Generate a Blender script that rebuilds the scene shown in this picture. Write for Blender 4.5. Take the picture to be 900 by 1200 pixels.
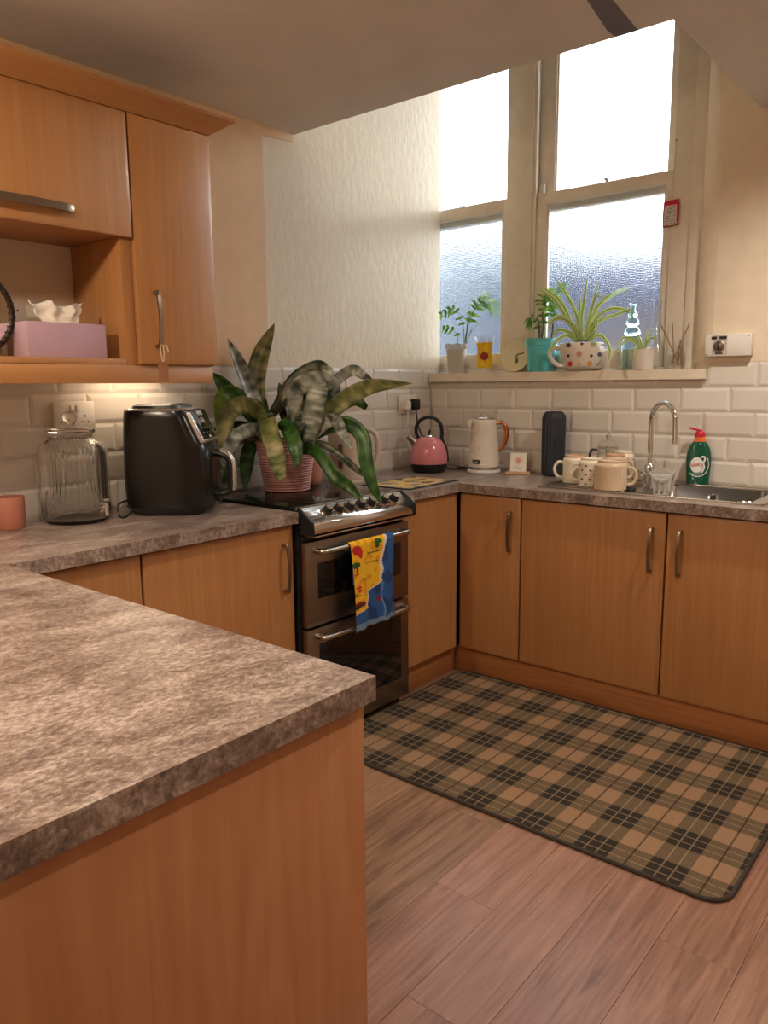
import bpy, bmesh, math, random
from mathutils import Vector, Matrix, noise
random.seed(7)
for o in list(bpy.data.objects): bpy.data.objects.remove(o)
SC = bpy.context.scene
COL = SC.collection
R_ = math.radians

# ------------------------------------------------------------------ camera
CAM = Vector((-3.5306, -2.5869, 1.3643)); YAW, PIT, ROL = R_(39.7552), R_(-9.3058), R_(-0.4933); FPX = 906.349
FWD = Vector((math.cos(YAW)*math.cos(PIT), math.sin(YAW)*math.cos(PIT), math.sin(PIT)))
_r = FWD.cross(Vector((0, 0, 1))).normalized(); _u = _r.cross(FWD)
RGT = _r*math.cos(ROL)+_u*math.sin(ROL); UPV = -_r*math.sin(ROL)+_u*math.cos(ROL)
cd = bpy.data.cameras.new('camera'); cam = bpy.data.objects.new('camera', cd); COL.objects.link(cam)
cd.sensor_fit = 'VERTICAL'; cd.sensor_height = 36; cd.lens = FPX*36/1200; cd.clip_start = .02; cd.clip_end = 200
cam.matrix_world = Matrix(((RGT.x, UPV.x, -FWD.x, CAM.x), (RGT.y, UPV.y, -FWD.y, CAM.y), (RGT.z, UPV.z, -FWD.z, CAM.z), (0, 0, 0, 1)))
SC.camera = cam
# ------------------------------------------------------------------ world, sun, exposure
SC.view_settings.view_transform = 'Standard'; SC.view_settings.look = 'None'
SC.view_settings.gamma = 1; SC.view_settings.use_curve_mapping = False
SC.view_settings.exposure = 0.4
W = bpy.data.worlds.new('sky'); SC.world = W; W.use_nodes = True
bg = W.node_tree.nodes['Background']; bg.inputs[0].default_value = (.94, .97, 1, 1); bg.inputs[1].default_value = 4.0
sd = bpy.data.lights.new('sun', 'SUN'); sun = bpy.data.objects.new('sun', sd); COL.objects.link(sun)
sd.energy = 2.2; sd.angle = R_(6); sd.color = (1, .93, .82)
sun.rotation_euler = Vector((-1, .33, -.215)).to_track_quat('-Z', 'Y').to_euler(); sun.location = (4, -2, 4)

def un(px, py, ax, v):
    d = FWD+RGT*((px-450)/FPX)-UPV*((py-600)/FPX); i = 'XYZ'.index(ax)
    return CAM+d*((v-CAM[i])/d[i])
def PX(px, py, depth): return CAM+(FWD+RGT*((px-450)/FPX)-UPV*((py-600)/FPX))*depth
def dep(p): return (Vector(p)-CAM).dot(FWD)

# ------------------------------------------------------------------ materials
MATS = {}
def nm(name):
    m = bpy.data.materials.new(name); m.use_nodes = True; MATS[name] = m
    nt = m.node_tree; return m, nt, nt.nodes['Principled BSDF']
def N(nt, t, **kw):
    n = nt.nodes.new(t)
    for k, v in kw.items():
        if k.startswith('i_'):
            n.inputs[k[2:].replace('_', ' ')].default_value = v
        else: setattr(n, k, v)
    return n
def ramp(nt, stops, src=None):
    r = N(nt, 'ShaderNodeValToRGB'); e = r.color_ramp.elements
    while len(e) < len(stops): e.new(.5)
    for q, (p, c) in zip(e, stops): q.position = p; q.color = (*c, 1) if len(c) == 3 else c
    if src is not None: nt.links.new(src, r.inputs[0])
    return r
def coords(nt, scale=(1, 1, 1), rot=(0, 0, 0)):
    tc = N(nt, 'ShaderNodeTexCoord'); mp = N(nt, 'ShaderNodeMapping'); mp.inputs['Scale'].default_value = scale; mp.inputs['Rotation'].default_value = rot
    nt.links.new(tc.outputs['Object'], mp.inputs[0]); return mp.outputs[0]
def bump(nt, bs, h, st=.2, dist=.01):
    b = N(nt, 'ShaderNodeBump'); b.inputs['Strength'].default_value = st; b.inputs['Distance'].default_value = dist
    nt.links.new(h, b.inputs['Height']); nt.links.new(b.outputs[0], bs.inputs['Normal'])
def plain(name, col, rough=.5, metal=0, spec=.5, trans=0, ior=1.45, coat=0, vary=.06, nscale=9, emit=None):
    m, nt, b = nm(name)
    b.inputs['Roughness'].default_value = rough; b.inputs['Metallic'].default_value = metal
    b.inputs['Specular IOR Level'].default_value = spec; b.inputs['Transmission Weight'].default_value = trans
    b.inputs['IOR'].default_value = ior; b.inputs['Coat Weight'].default_value = coat
    b.inputs['Base Color'].default_value = (*col, 1)
    if vary and not trans:
        n = N(nt, 'ShaderNodeTexNoise'); n.inputs['Scale'].default_value = nscale; n.inputs['Detail'].default_value = 4
        nt.links.new(coords(nt), n.inputs['Vector'])
        r = ramp(nt, [(.3, tuple(c*(1-vary) for c in col)), (.7, tuple(min(1, c*(1+vary)) for c in col))], n.outputs[0])
        nt.links.new(r.outputs[0], b.inputs['Base Color'])
    if emit: b.inputs['Emission Color'].default_value = (*emit[0], 1); b.inputs['Emission Strength'].default_value = emit[1]
    return m
def srgb(r, g, b):
    f = lambda c: (c/12.92 if c <= .04045 else ((c+.055)/1.055)**2.4)
    return (f(r/255), f(g/255), f(b/255))
def wood(name, cols, axis, rough=.38, big=.0):
    m, nt, b = nm(name)
    sc = [46, 46, 46]; sc[axis] = 1.6
    n = N(nt, 'ShaderNodeTexNoise'); n.inputs['Scale'].default_value = 1; n.inputs['Detail'].default_value = 6; n.inputs['Roughness'].default_value = .6; n.inputs['Distortion'].default_value = .6
    nt.links.new(coords(nt, tuple(sc)), n.inputs['Vector'])
    sc2 = [5, 5, 5]; sc2[axis] = .55
    n2 = N(nt, 'ShaderNodeTexNoise'); n2.inputs['Scale'].default_value = 1; n2.inputs['Detail'].default_value = 2
    nt.links.new(coords(nt, tuple(sc2)), n2.inputs['Vector'])
    # cathedral rings from the slow noise
    mu = N(nt, 'ShaderNodeMath', operation='MULTIPLY'); mu.inputs[1].default_value = 60; nt.links.new(n2.outputs[0], mu.inputs[0])
    si = N(nt, 'ShaderNodeMath', operation='SINE'); nt.links.new(mu.outputs[0], si.inputs[0])
    ma = N(nt, 'ShaderNodeMath', operation='MULTIPLY_ADD'); ma.inputs[1].default_value = .03+big; nt.links.new(si.outputs[0], ma.inputs[0]); nt.links.new(n.outputs[0], ma.inputs[2])
    r = ramp(nt, [(.3, cols[0]), (.52, cols[1]), (.72, cols[2])], ma.outputs[0])
    nt.links.new(r.outputs[0], b.inputs['Base Color']); b.inputs['Roughness'].default_value = rough
    bump(nt, b, n.outputs[0], .05, .002)
    return m
BE = [srgb(172, 118, 70), srgb(179, 125, 77), srgb(187, 134, 85)]
wood('beech_vertical', BE, 2); wood('beech_along', BE, 0); wood('beech_across', BE, 1)
wood('beech_end_panel', [srgb(180, 121, 79), srgb(188, 129, 86), srgb(195, 137, 94)], 2, .42, .07)
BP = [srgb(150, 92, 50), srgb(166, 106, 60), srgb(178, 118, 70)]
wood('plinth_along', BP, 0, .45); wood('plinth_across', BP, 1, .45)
# worktop
m, nt, b = nm('worktop_laminate'); c = coords(nt)
n1 = N(nt, 'ShaderNodeTexNoise'); n1.inputs['Scale'].default_value = 75; n1.inputs['Detail'].default_value = 8; n1.inputs['Roughness'].default_value = .75; n1.inputs['Distortion'].default_value = .3
n2 = N(nt, 'ShaderNodeTexNoise'); n2.inputs['Scale'].default_value = 9; n2.inputs['Detail'].default_value = 5; n2.inputs['Distortion'].default_value = .7
nt.links.new(coords(nt, (1, 1.5, 1), (0, 0, .6)), n1.inputs['Vector']); nt.links.new(coords(nt, (1, 1.8, 1), (0, 0, .6)), n2.inputs['Vector'])
ad = N(nt, 'ShaderNodeMath', operation='MULTIPLY_ADD'); ad.inputs[1].default_value = .55; nt.links.new(n2.outputs[0], ad.inputs[0]); nt.links.new(n1.outputs[0], ad.inputs[2])
r = ramp(nt, [(.56, srgb(82, 67, 60)), (.70, srgb(120, 101, 91)), (.80, srgb(147, 128, 117)), (.95, srgb(190, 174, 162))], ad.outputs[0])
nt.links.new(r.outputs[0], b.inputs['Base Color']); b.inputs['Roughness'].default_value = .3; b.inputs['Specular IOR Level'].default_value = .5
bump(nt, b, n1.outputs[0], .06, .002)
# tiles
m, nt, b = nm('tile_glaze'); oi = N(nt, 'ShaderNodeObjectInfo')
r = ramp(nt, [(0, srgb(214, 203, 190)), (1, srgb(226, 217, 205))], oi.outputs['Random']); nt.links.new(r.outputs[0], b.inputs['Base Color'])
b.inputs['Roughness'].default_value = .1; n = N(nt, 'ShaderNodeTexNoise'); n.inputs['Scale'].default_value = 14; nt.links.new(coords(nt), n.inputs['Vector']); bump(nt, b, n.outputs[0], .06, .004)
plain('grout', srgb(205, 196, 184), .8, nscale=30)
# walls
def wallmat(name, col, st, sc, rough=.75, dist=.012, stretch=(1, 1, 1), vary=.04):
    m, nt, b = nm(name)
    n = N(nt, 'ShaderNodeTexNoise'); n.inputs['Scale'].default_value = sc; n.inputs['Detail'].default_value = 7; n.inputs['Distortion'].default_value = .15
    nt.links.new(coords(nt, stretch), n.inputs['Vector'])
    r = ramp(nt, [(.3, tuple(c*(1-vary) for c in col)), (.7, tuple(c*(1+vary) for c in col))], n.outputs[0]); nt.links.new(r.outputs[0], b.inputs['Base Color'])
    b.inputs['Roughness'].default_value = rough; bump(nt, b, n.outputs[0], st, dist); return m
wallmat('wall_paint', srgb(226, 207, 180), .12, 14)
wallmat('wall_paint_peach', srgb(230, 194, 152), .15, 12, .6)
wallmat('plaster_textured', srgb(230, 215, 190), .42, 22, .6, .006, (1.5, 1, .8), .03)
wallmat('ceiling_paint', srgb(212, 206, 200), .06, 6, .8)
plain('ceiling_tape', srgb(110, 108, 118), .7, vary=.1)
plain('frame_paint', srgb(226, 214, 196), .4, nscale=14, vary=.05)
plain('sill_paint', srgb(226, 211, 190), .4, nscale=8)
# window glass: patterned obscure glass
def glassmat(name, tint, clear, diff, sc):
    m = bpy.data.materials.new(name); m.use_nodes = True; MATS[name] = m; nt = m.node_tree; nt.nodes.clear()
    out = N(nt, 'ShaderNodeOutputMaterial')
    c = coords(nt)
    n = N(nt, 'ShaderNodeTexNoise'); n.inputs['Scale'].default_value = sc; n.inputs['Detail'].default_value = 2; nt.links.new(c, n.inputs['Vector'])
    w1 = N(nt, 'ShaderNodeTexWave', bands_direction='Y'); w1.inputs['Scale'].default_value = 40; w1.inputs['Distortion'].default_value = .6; nt.links.new(c, w1.inputs['Vector'])
    w2 = N(nt, 'ShaderNodeTexWave', bands_direction='Z'); w2.inputs['Scale'].default_value = 40; w2.inputs['Distortion'].default_value = .6; nt.links.new(c, w2.inputs['Vector'])
    a = N(nt, 'ShaderNodeMath', operation='ADD'); nt.links.new(w1.outputs['Fac'], a.inputs[0]); nt.links.new(w2.outputs['Fac'], a.inputs[1])
    a2 = N(nt, 'ShaderNodeMath', operation='MULTIPLY_ADD'); a2.inputs[1].default_value = 2.2; nt.links.new(n.outputs[0], a2.inputs[0]); nt.links.new(a.outputs[0], a2.inputs[2])
    bp = N(nt, 'ShaderNodeBump'); bp.inputs['Strength'].default_value = .6; bp.inputs['Distance'].default_value = .0018; nt.links.new(a2.outputs[0], bp.inputs['Height'])
    rf = N(nt, 'ShaderNodeBsdfRefraction'); rf.inputs['Roughness'].default_value = .22; rf.inputs['IOR'].default_value = 1.2; rf.inputs['Color'].default_value = (*tint, 1); nt.links.new(bp.outputs[0], rf.inputs['Normal'])
    gl = N(nt, 'ShaderNodeBsdfGlossy'); gl.inputs['Roughness'].default_value = .12; nt.links.new(bp.outputs[0], gl.inputs['Normal'])
    tr = N(nt, 'ShaderNodeBsdfTransparent'); tr.inputs[0].default_value = (*tint, 1)
    tl = N(nt, 'ShaderNodeBsdfTranslucent'); tl.inputs[0].default_value = (*tint, 1); nt.links.new(bp.outputs[0], tl.inputs['Normal'])
    m1 = N(nt, 'ShaderNodeMixShader'); m1.inputs[0].default_value = clear; nt.links.new(rf.outputs[0], m1.inputs[1]); nt.links.new(tr.outputs[0], m1.inputs[2])
    m2 = N(nt, 'ShaderNodeMixShader'); m2.inputs[0].default_value = diff; nt.links.new(m1.outputs[0], m2.inputs[1]); nt.links.new(tl.outputs[0], m2.inputs[2])
    m3 = N(nt, 'ShaderNodeMixShader'); m3.inputs[0].default_value = .05; nt.links.new(m2.outputs[0], m3.inputs[1]); nt.links.new(gl.outputs[0], m3.inputs[2])
    nt.links.new(m3.outputs[0], out.inputs[0]); return m
glassmat('obscure_glass', (.93, .97, 1), .2, .02, 120)
glassmat('hazy_glass', (.95, .98, 1), .6, .06, 120)
# floor planks
def plankmat(name, cols, rough):
    m, nt, b = nm(name); oi = N(nt, 'ShaderNodeObjectInfo')
    tc = N(nt, 'ShaderNodeTexCoord'); mp = N(nt, 'ShaderNodeMapping'); mp.inputs['Scale'].default_value = (2.2, 34, 5)
    mu = N(nt, 'ShaderNodeVectorMath', operation='MULTIPLY_ADD'); mu.inputs[1].default_value = (1, 1, 1)
    cb = N(nt, 'ShaderNodeCombineXYZ'); ml = N(nt, 'ShaderNodeMath', operation='MULTIPLY'); ml.inputs[1].default_value = 37; nt.links.new(oi.outputs['Random'], ml.inputs[0])
    nt.links.new(ml.outputs[0], cb.inputs[0]); nt.links.new(ml.outputs[0], cb.inputs[2])
    nt.links.new(tc.outputs['Object'], mu.inputs[0]); nt.links.new(cb.outputs[0], mu.inputs[2]); nt.links.new(mu.outputs[0], mp.inputs[0])
    n = N(nt, 'ShaderNodeTexNoise'); n.inputs['Scale'].default_value = 1; n.inputs['Detail'].default_value = 7; n.inputs['Roughness'].default_value = .62; n.inputs['Distortion'].default_value = 1.4; nt.links.new(mp.outputs[0], n.inputs['Vector'])
    ma = N(nt, 'ShaderNodeMath', operation='MULTIPLY_ADD'); ma.inputs[1].default_value = .16; nt.links.new(oi.outputs['Random'], ma.inputs[0]); nt.links.new(n.outputs[0], ma.inputs[2])
    r = ramp(nt, [(.36, cols[0]), (.55, cols[1]), (.78, cols[2])], ma.outputs[0]); nt.links.new(r.outputs[0], b.inputs['Base Color'])
    b.inputs['Roughness'].default_value = rough; bump(nt, b, n.outputs[0], .35, .002)
plankmat('plank_brown', [srgb(104, 76, 58), srgb(140, 106, 82), srgb(164, 128, 100)], .34)
plankmat('plank_red', [srgb(114, 80, 64), srgb(146, 106, 87), srgb(168, 128, 108)], .32)
plain('subfloor', srgb(40, 30, 24), .9)
# metals, plastics
plain('steel_brushed', srgb(186, 180, 172), .24, 1, vary=.05)
plain('steel_polished', srgb(222, 222, 222), .16, 1, vary=.02)
plain('oven_steel', srgb(150, 138, 126), .36, 1, vary=.04)
plain('nickel_handle', srgb(158, 146, 132), .3, 1, vary=.04)
plain('chrome', srgb(225, 224, 222), .07, 1, vary=0)
plain('copper', srgb(214, 140, 100), .18, 1, vary=0)
plain('black_glass', (.006, .006, .007), .05, 0, .6, vary=0)
plain('black_plastic', (.014, .014, .015), .38, vary=0)
plain('black_matte', (.02, .021, .024), .55, vary=0)
plain('charcoal_satin', srgb(38, 35, 34), .22, .4, vary=.05)
plain('white_plastic', srgb(226, 216, 204), .35, vary=.02)
plain('beige_plastic', srgb(214, 196, 178), .38, vary=.02)
plain('silver_plastic', srgb(205, 200, 194), .25, .8, vary=0)
plain('pink_enamel', srgb(226, 138, 146), .16, coat=.5, vary=.02)
plain('cream_enamel', srgb(228, 216, 198), .3, vary=.02)
plain('white_base', srgb(225, 220, 212), .3, vary=0)
plain('terracotta', srgb(178, 112, 90), .6)
plain('blush_ceramic', srgb(206, 140, 122), .45)
plain('pot_pink', srgb(188, 138, 130), .55, vary=.05, nscale=20)
plain('soil', srgb(92, 60, 40), .95, vary=.4, nscale=90)
plain('grey_pot', srgb(188, 180, 168), .5)
plain('teal_pot', srgb(96, 192, 196), .45, vary=.02)
plain('white_ceramic', srgb(226, 214, 200), .25, vary=.02)
plain('cream_ceramic', srgb(232, 218, 196), .3, vary=.02)
plain('beige_ceramic', srgb(206, 180, 150), .3, vary=.02)
plain('tan_clay', srgb(206, 164, 128), .7)
plain('plate_cream', srgb(226, 216, 178), .35)
plain('vase_dark', srgb(44, 48, 56), .5, vary=.05)
def thinglass(name, tint, amt=.12):
    m = bpy.data.materials.new(name); m.use_nodes = True; MATS[name] = m; nt = m.node_tree; nt.nodes.clear(); out = N(nt, 'ShaderNodeOutputMaterial')
    tr = N(nt, 'ShaderNodeBsdfTransparent'); tr.inputs[0].default_value = (*tint, 1); gl = N(nt, 'ShaderNodeBsdfGlossy'); gl.inputs['Roughness'].default_value = .03
    lw = N(nt, 'ShaderNodeLayerWeight'); lw.inputs['Blend'].default_value = .25
    r = ramp(nt, [(0, (.04, .04, .04)), (.3, (.10, .10, .10)), (.6, (.45, .45, .45)), (1, (1, 1, 1))], lw.outputs['Facing'])
    mx = N(nt, 'ShaderNodeMixShader'); nt.links.new(r.outputs[0], mx.inputs[0]); nt.links.new(tr.outputs[0], mx.inputs[1]); nt.links.new(gl.outputs[0], mx.inputs[2]); nt.links.new(mx.outputs[0], out.inputs[0])
thinglass('glass_clear', (.985, .99, .985)); thinglass('shade_glass', (.9, .87, .82))
plain('glass_jar', (1, 1, 1), .01, 0, .5, 1, 1.32, vary=0)
plain('glass_aqua', (.78, .94, .93), .03, 0, .5, 1, 1.35, vary=0)
plain('yellow_print', srgb(236, 186, 20), .4, vary=.15, nscale=60)
plain('red_print', srgb(150, 36, 30), .4, vary=.1)
plain('stick', srgb(150, 112, 82), .7)
plain('twine', srgb(226, 206, 176), .8)
plain('tag_brown', srgb(150, 98, 58), .7)
plain('tissue_lilac', srgb(180, 146, 160), .6, vary=.05)
plain('tissue_paper', srgb(232, 222, 210), .9, vary=.02)
plain('mirror', (.9, .9, .9), .03, 1, vary=0)
plain('mirror_frame', srgb(48, 38, 30), .4, .3)
plain('sponge_grey', srgb(178, 170, 160), .8, vary=.08, nscale=60)
plain('fairy_green', srgb(4, 84, 60), .12, coat=.6, vary=0)
plain('red_cap', srgb(206, 36, 52), .35, vary=0)
plain('orange_neck', srgb(232, 120, 60), .3, vary=0)
plain('sign_red', srgb(204, 26, 50), .4, vary=0)
plain('label_white', srgb(230, 226, 220), .5, vary=0)
plain('label_red', srgb(200, 40, 40), .5, vary=0)
plain('label_dark', srgb(36, 34, 34), .5, vary=0)
plain('led_lamp', (1, .9, .72), .5, vary=0, emit=((1, .80, .55), 20))
plain('bulb', (1, .9, .72), .5, vary=0, emit=((1, .72, .42), 12))
plain('outside_slate', srgb(30, 38, 66), .8, vary=.25, nscale=1.2)
plain('outside_pale', srgb(84, 94, 102), .8, vary=.2, nscale=1.2)
plain('outside_brick', srgb(66, 56, 58), .9, vary=.25, nscale=1.6)
plain('outside_ground', srgb(120, 118, 112), .9, vary=.2, nscale=2)
plain('cork', srgb(186, 132, 78), .8, vary=.15, nscale=60)
def colattr(name, rough=.5, bumps=0):
    m, nt, b = nm(name); a = N(nt, 'ShaderNodeVertexColor', layer_name='Col'); nt.links.new(a.outputs[0], b.inputs['Base Color']); b.inputs['Roughness'].default_value = rough
    if bumps:
        n = N(nt, 'ShaderNodeTexNoise'); n.inputs['Scale'].default_value = 400; nt.links.new(coords(nt), n.inputs['Vector']); bump(nt, b, n.outputs[0], bumps, .002)
    return m
colattr('towel_print', .95, .6); colattr('print_satin', .45); colattr('ceramic_print', .25)
# leaves
def leafmat(name, c1, c2, c3, rough=.38, sc=(30, 30, 30), tl=.25):
    m, nt, b = nm(name)
    n = N(nt, 'ShaderNodeTexNoise'); n.inputs['Scale'].default_value = 1; n.inputs['Detail'].default_value = 5; nt.links.new(coords(nt, sc), n.inputs['Vector'])
    r = ramp(nt, [(.34, c1), (.5, c2), (.66, c3)], n.outputs[0]); nt.links.new(r.outputs[0], b.inputs['Base Color']); b.inputs['Roughness'].default_value = rough
    t = N(nt, 'ShaderNodeBsdfTranslucent'); nt.links.new(r.outputs[0], t.inputs[0]); mx = N(nt, 'ShaderNodeMixShader'); mx.inputs[0].default_value = tl
    nt.links.new(b.outputs[0], mx.inputs[1]); nt.links.new(t.outputs[0], mx.inputs[2]); nt.links.new(mx.outputs[0], nt.nodes['Material Output'].inputs[0])
leafmat('leaf_green', srgb(34, 72, 30), srgb(60, 104, 40), srgb(104, 138, 62))
leafmat('leaf_mottled', srgb(76, 94, 44), srgb(138, 138, 78), srgb(184, 162, 108), .45, (60, 60, 26))
leafmat('leaf_silver', srgb(84, 94, 74), srgb(154, 158, 138), srgb(206, 206, 188), .42, (70, 70, 30))
leafmat('leaf_dark', srgb(32, 46, 30), srgb(66, 76, 50), srgb(120, 116, 86), .36, (50, 50, 24))
leafmat('leaf_lime', srgb(78, 116, 28), srgb(120, 150, 40), srgb(150, 172, 60), .4, tl=.4)
leafmat('leaf_palm', srgb(40, 84, 28), srgb(84, 134, 44), srgb(150, 186, 84), .4, (40, 40, 40), .4)
colattr('leaf_banded', .36); _nt = MATS['leaf_banded'].node_tree
_t = N(_nt, 'ShaderNodeBsdfTranslucent'); _m = N(_nt, 'ShaderNodeMixShader'); _m.inputs[0].default_value = .18
_a = [n_ for n_ in _nt.nodes if n_.type == 'VERTEX_COLOR'][0]; _nt.links.new(_a.outputs[0], _t.inputs[0]); _nt.links.new(_nt.nodes['Principled BSDF'].outputs[0], _m.inputs[1]); _nt.links.new(_t.outputs[0], _m.inputs[2]); _nt.links.new(_m.outputs[0], _nt.nodes['Material Output'].inputs[0])
plain('stem_green', srgb(96, 110, 52), .6)
plain('stem_brown', srgb(96, 66, 50), .7)
colattr('leaf_striped', .4); _nt = MATS['leaf_striped'].node_tree
_t = N(_nt, 'ShaderNodeBsdfTranslucent'); _m = N(_nt, 'ShaderNodeMixShader'); _m.inputs[0].default_value = .45
_a = [n_ for n_ in _nt.nodes if n_.type == 'VERTEX_COLOR'][0]; _nt.links.new(_a.outputs[0], _t.inputs[0]); _nt.links.new(_nt.nodes['Principled BSDF'].outputs[0], _m.inputs[1]); _nt.links.new(_t.outputs[0], _m.inputs[2]); _nt.links.new(_m.outputs[0], _nt.nodes['Material Output'].inputs[0])
# rug
m, nt, b = nm('rug_plaid'); tc = N(nt, 'ShaderNodeTexCoord'); sp = N(nt, 'ShaderNodeSeparateXYZ'); nt.links.new(tc.outputs['Object'], sp.inputs[0])
def M(op, a, bb=None, cc=None):
    n = N(nt, 'ShaderNodeMath', operation=op)
    for i, v in enumerate((a, bb, cc)):
        if v is None: continue
        if isinstance(v, (int, float)): n.inputs[i].default_value = v
        else: nt.links.new(v, n.inputs[i])
    return n.outputs[0]
def dist(ax, per, off):   # distance (m) to nearest stripe centre
    t = M('DIVIDE', M('SUBTRACT', ax, off), per); f = M('SUBTRACT', t, M('ROUND', t)); return M('MULTIPLY', M('ABSOLUTE', f), per)
dx = dist(sp.outputs[0], .19, -1.505+1.06); dy = dist(sp.outputs[1], .2095, -1.502+1.34)
bx_ = M('LESS_THAN', dx, .05); by_ = M('LESS_THAN', dy, .052)
base = M('MULTIPLY', M('ADD', bx_, by_), .5)
lt = M('MAXIMUM', M('LESS_THAN', M('ABSOLUTE', M('SUBTRACT', dx, .018)), .0022), M('LESS_THAN', M('ABSOLUTE', M('SUBTRACT', dy, .018)), .0022))
lt = M('MULTIPLY', lt, M('MAXIMUM', bx_, by_))
dk = M('LESS_THAN', M('ABSOLUTE', M('SUBTRACT', dy, .1048)), .003)
n = N(nt, 'ShaderNodeTexNoise'); n.inputs['Scale'].default_value = 260; n.inputs['Detail'].default_value = 3; nt.links.new(tc.outputs['Object'], n.inputs['Vector'])
w = N(nt, 'ShaderNodeTexNoise'); w.inputs['Scale'].default_value = 140; nt.links.new(coords(nt, (1, 6, 1)), w.inputs['Vector'])
v = M('ADD', base, M('MULTIPLY', M('SUBTRACT', n.outputs[0], .5), .85))
r = ramp(nt, [(.0, srgb(152, 119, 90)), (.24, srgb(138, 108, 81)), (.42, srgb(110, 91, 69)), (.62, srgb(98, 82, 63)), (.86, srgb(64, 56, 47)), (1, srgb(50, 44, 38))], v)
mx = N(nt, 'ShaderNodeMix', data_type='RGBA'); nt.links.new(M('MULTIPLY', lt, .45), mx.inputs[0]); nt.links.new(r.outputs[0], mx.inputs[6]); mx.inputs[7].default_value = (*srgb(170, 145, 112), 1)
mx2 = N(nt, 'ShaderNodeMix', data_type='RGBA'); nt.links.new(M('MULTIPLY', dk, .7), mx2.inputs[0]); nt.links.new(mx.outputs[2], mx2.inputs[6]); mx2.inputs[7].default_value = (*srgb(36, 30, 26), 1)
nt.links.new(mx2.outputs[2], b.inputs['Base Color']); b.inputs['Roughness'].default_value = .95; b.inputs['Specular IOR Level'].default_value = .15
bump(nt, b, n.outputs[0], .7, .004)
plain('rug_binding', srgb(60, 50, 42), .85, vary=.2, nscale=80)

# ------------------------------------------------------------------ mesh helpers
WORLD = {}
def thing(name, label, cat, loc=(0, 0, 0), rotz=0, group=None):
    o = bpy.data.objects.new(name, None); COL.objects.link(o); o.empty_display_size = .05
    o.location = loc; o.rotation_euler = (0, 0, rotz); o['label'] = label; o['category'] = cat
    if group: o['group'] = group
    WORLD[o.name] = Matrix.Translation(loc) @ Matrix.Rotation(rotz, 4, 'Z'); return o
def put(name, bm, mat, parent=None, world=False, smooth=None, loc=None, angle=40):
    """link bm as one mesh object; world=True: bm is in world coords and is moved into the parent's frame"""
    if parent is not None and world: bm.transform(WORLD[parent.name].inverted())
    bmesh.ops.recalc_face_normals(bm, faces=bm.faces)
    me = bpy.data.meshes.new(name); bm.to_mesh(me); bm.free()
    if mat: me.materials.append(MATS[mat])
    if smooth: me.polygons.foreach_set('use_smooth', [True]*len(me.polygons))
    elif smooth is None: me.shade_smooth() if False else me.set_sharp_from_angle(angle=R_(angle))
    o = bpy.data.objects.new(name, me); COL.objects.link(o)
    if smooth is None: me.polygons.foreach_set('use_smooth', [True]*len(me.polygons))
    if parent is not None:
        o.parent = parent; WORLD[o.name] = WORLD[parent.name]
    else:
        L = loc or (0, 0, 0)
        if loc: me.transform(Matrix.Translation(-Vector(loc))); o.location = loc
        WORLD[o.name] = Matrix.Translation(L)
    return o
def tag(o, label, cat, group=None):
    o['label'] = label; o['category'] = cat
    if group: o['group'] = group
    return o
def struct(o): o['kind'] = 'structure'; return o
def BM(): return bmesh.new()
def box(lo, hi, bev=0, seg=2, bm=None):
    nb = BM(); r = bmesh.ops.create_cube(nb, size=1)
    lo, hi = [min(a, c) for a, c in zip(lo, hi)], [max(a, c) for a, c in zip(lo, hi)]
    for v in nb.verts: v.co = Vector([(lo[i]+hi[i])/2+v.co[i]*(hi[i]-lo[i]) for i in range(3)])
    if bev: bmesh.ops.bevel(nb, geom=nb.edges[:], offset=bev, segments=seg, affect='EDGES', profile=.5)
    if bm is None: return nb
    return join(bm, nb)
def join(bm, nb):
    me = bpy.data.meshes.new('t'); nb.to_mesh(me); nb.free(); bm.from_mesh(me); bpy.data.meshes.remove(me); return bm
def lathe(prof, seg=32, mod=None, c=(0, 0, 0), a0=0, a1=2*math.pi):
    bm = BM(); full = abs(a1-a0-2*math.pi) < 1e-6; rings = []; ns = seg if full else seg+1
    for (r, z) in prof:
        if r < 1e-6: rings.append([bm.verts.new((c[0], c[1], c[2]+z))]); continue
        ring = []
        for k in range(ns):
            a = a0+(a1-a0)*k/seg; rr = r if mod is None else mod(r, z, a)
            ring.append(bm.verts.new((c[0]+rr*math.cos(a), c[1]+rr*math.sin(a), c[2]+z)))
        rings.append(ring)
    for A, B in zip(rings, rings[1:]):
        for k in range(seg):
            k2 = (k+1) % ns
            if len(A) == 1 and len(B) == 1: continue
            if len(A) == 1: bm.faces.new((A[0], B[k], B[k2]))
            elif len(B) == 1: bm.faces.new((A[k], A[k2], B[0]))
            else: bm.faces.new((A[k], A[k2], B[k2], B[k]))
    return bm
def cr(pts, n):
    """Catmull-Rom through pts (any dimension)"""
    P = [Vector(p) for p in pts]; P = [2*P[0]-P[1]]+P+[2*P[-1]-P[-2]]; out = []; m = len(P)-3
    for i in range(n+1):
        t = i/n*m; k = min(int(t), m-1); t -= k; a, b, c, d = P[k:k+4]
        out.append(.5*((2*b)+(c-a)*t+(2*a-5*b+4*c-d)*t*t+(3*b-a-3*c+d)*t**3))
    return out
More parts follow.
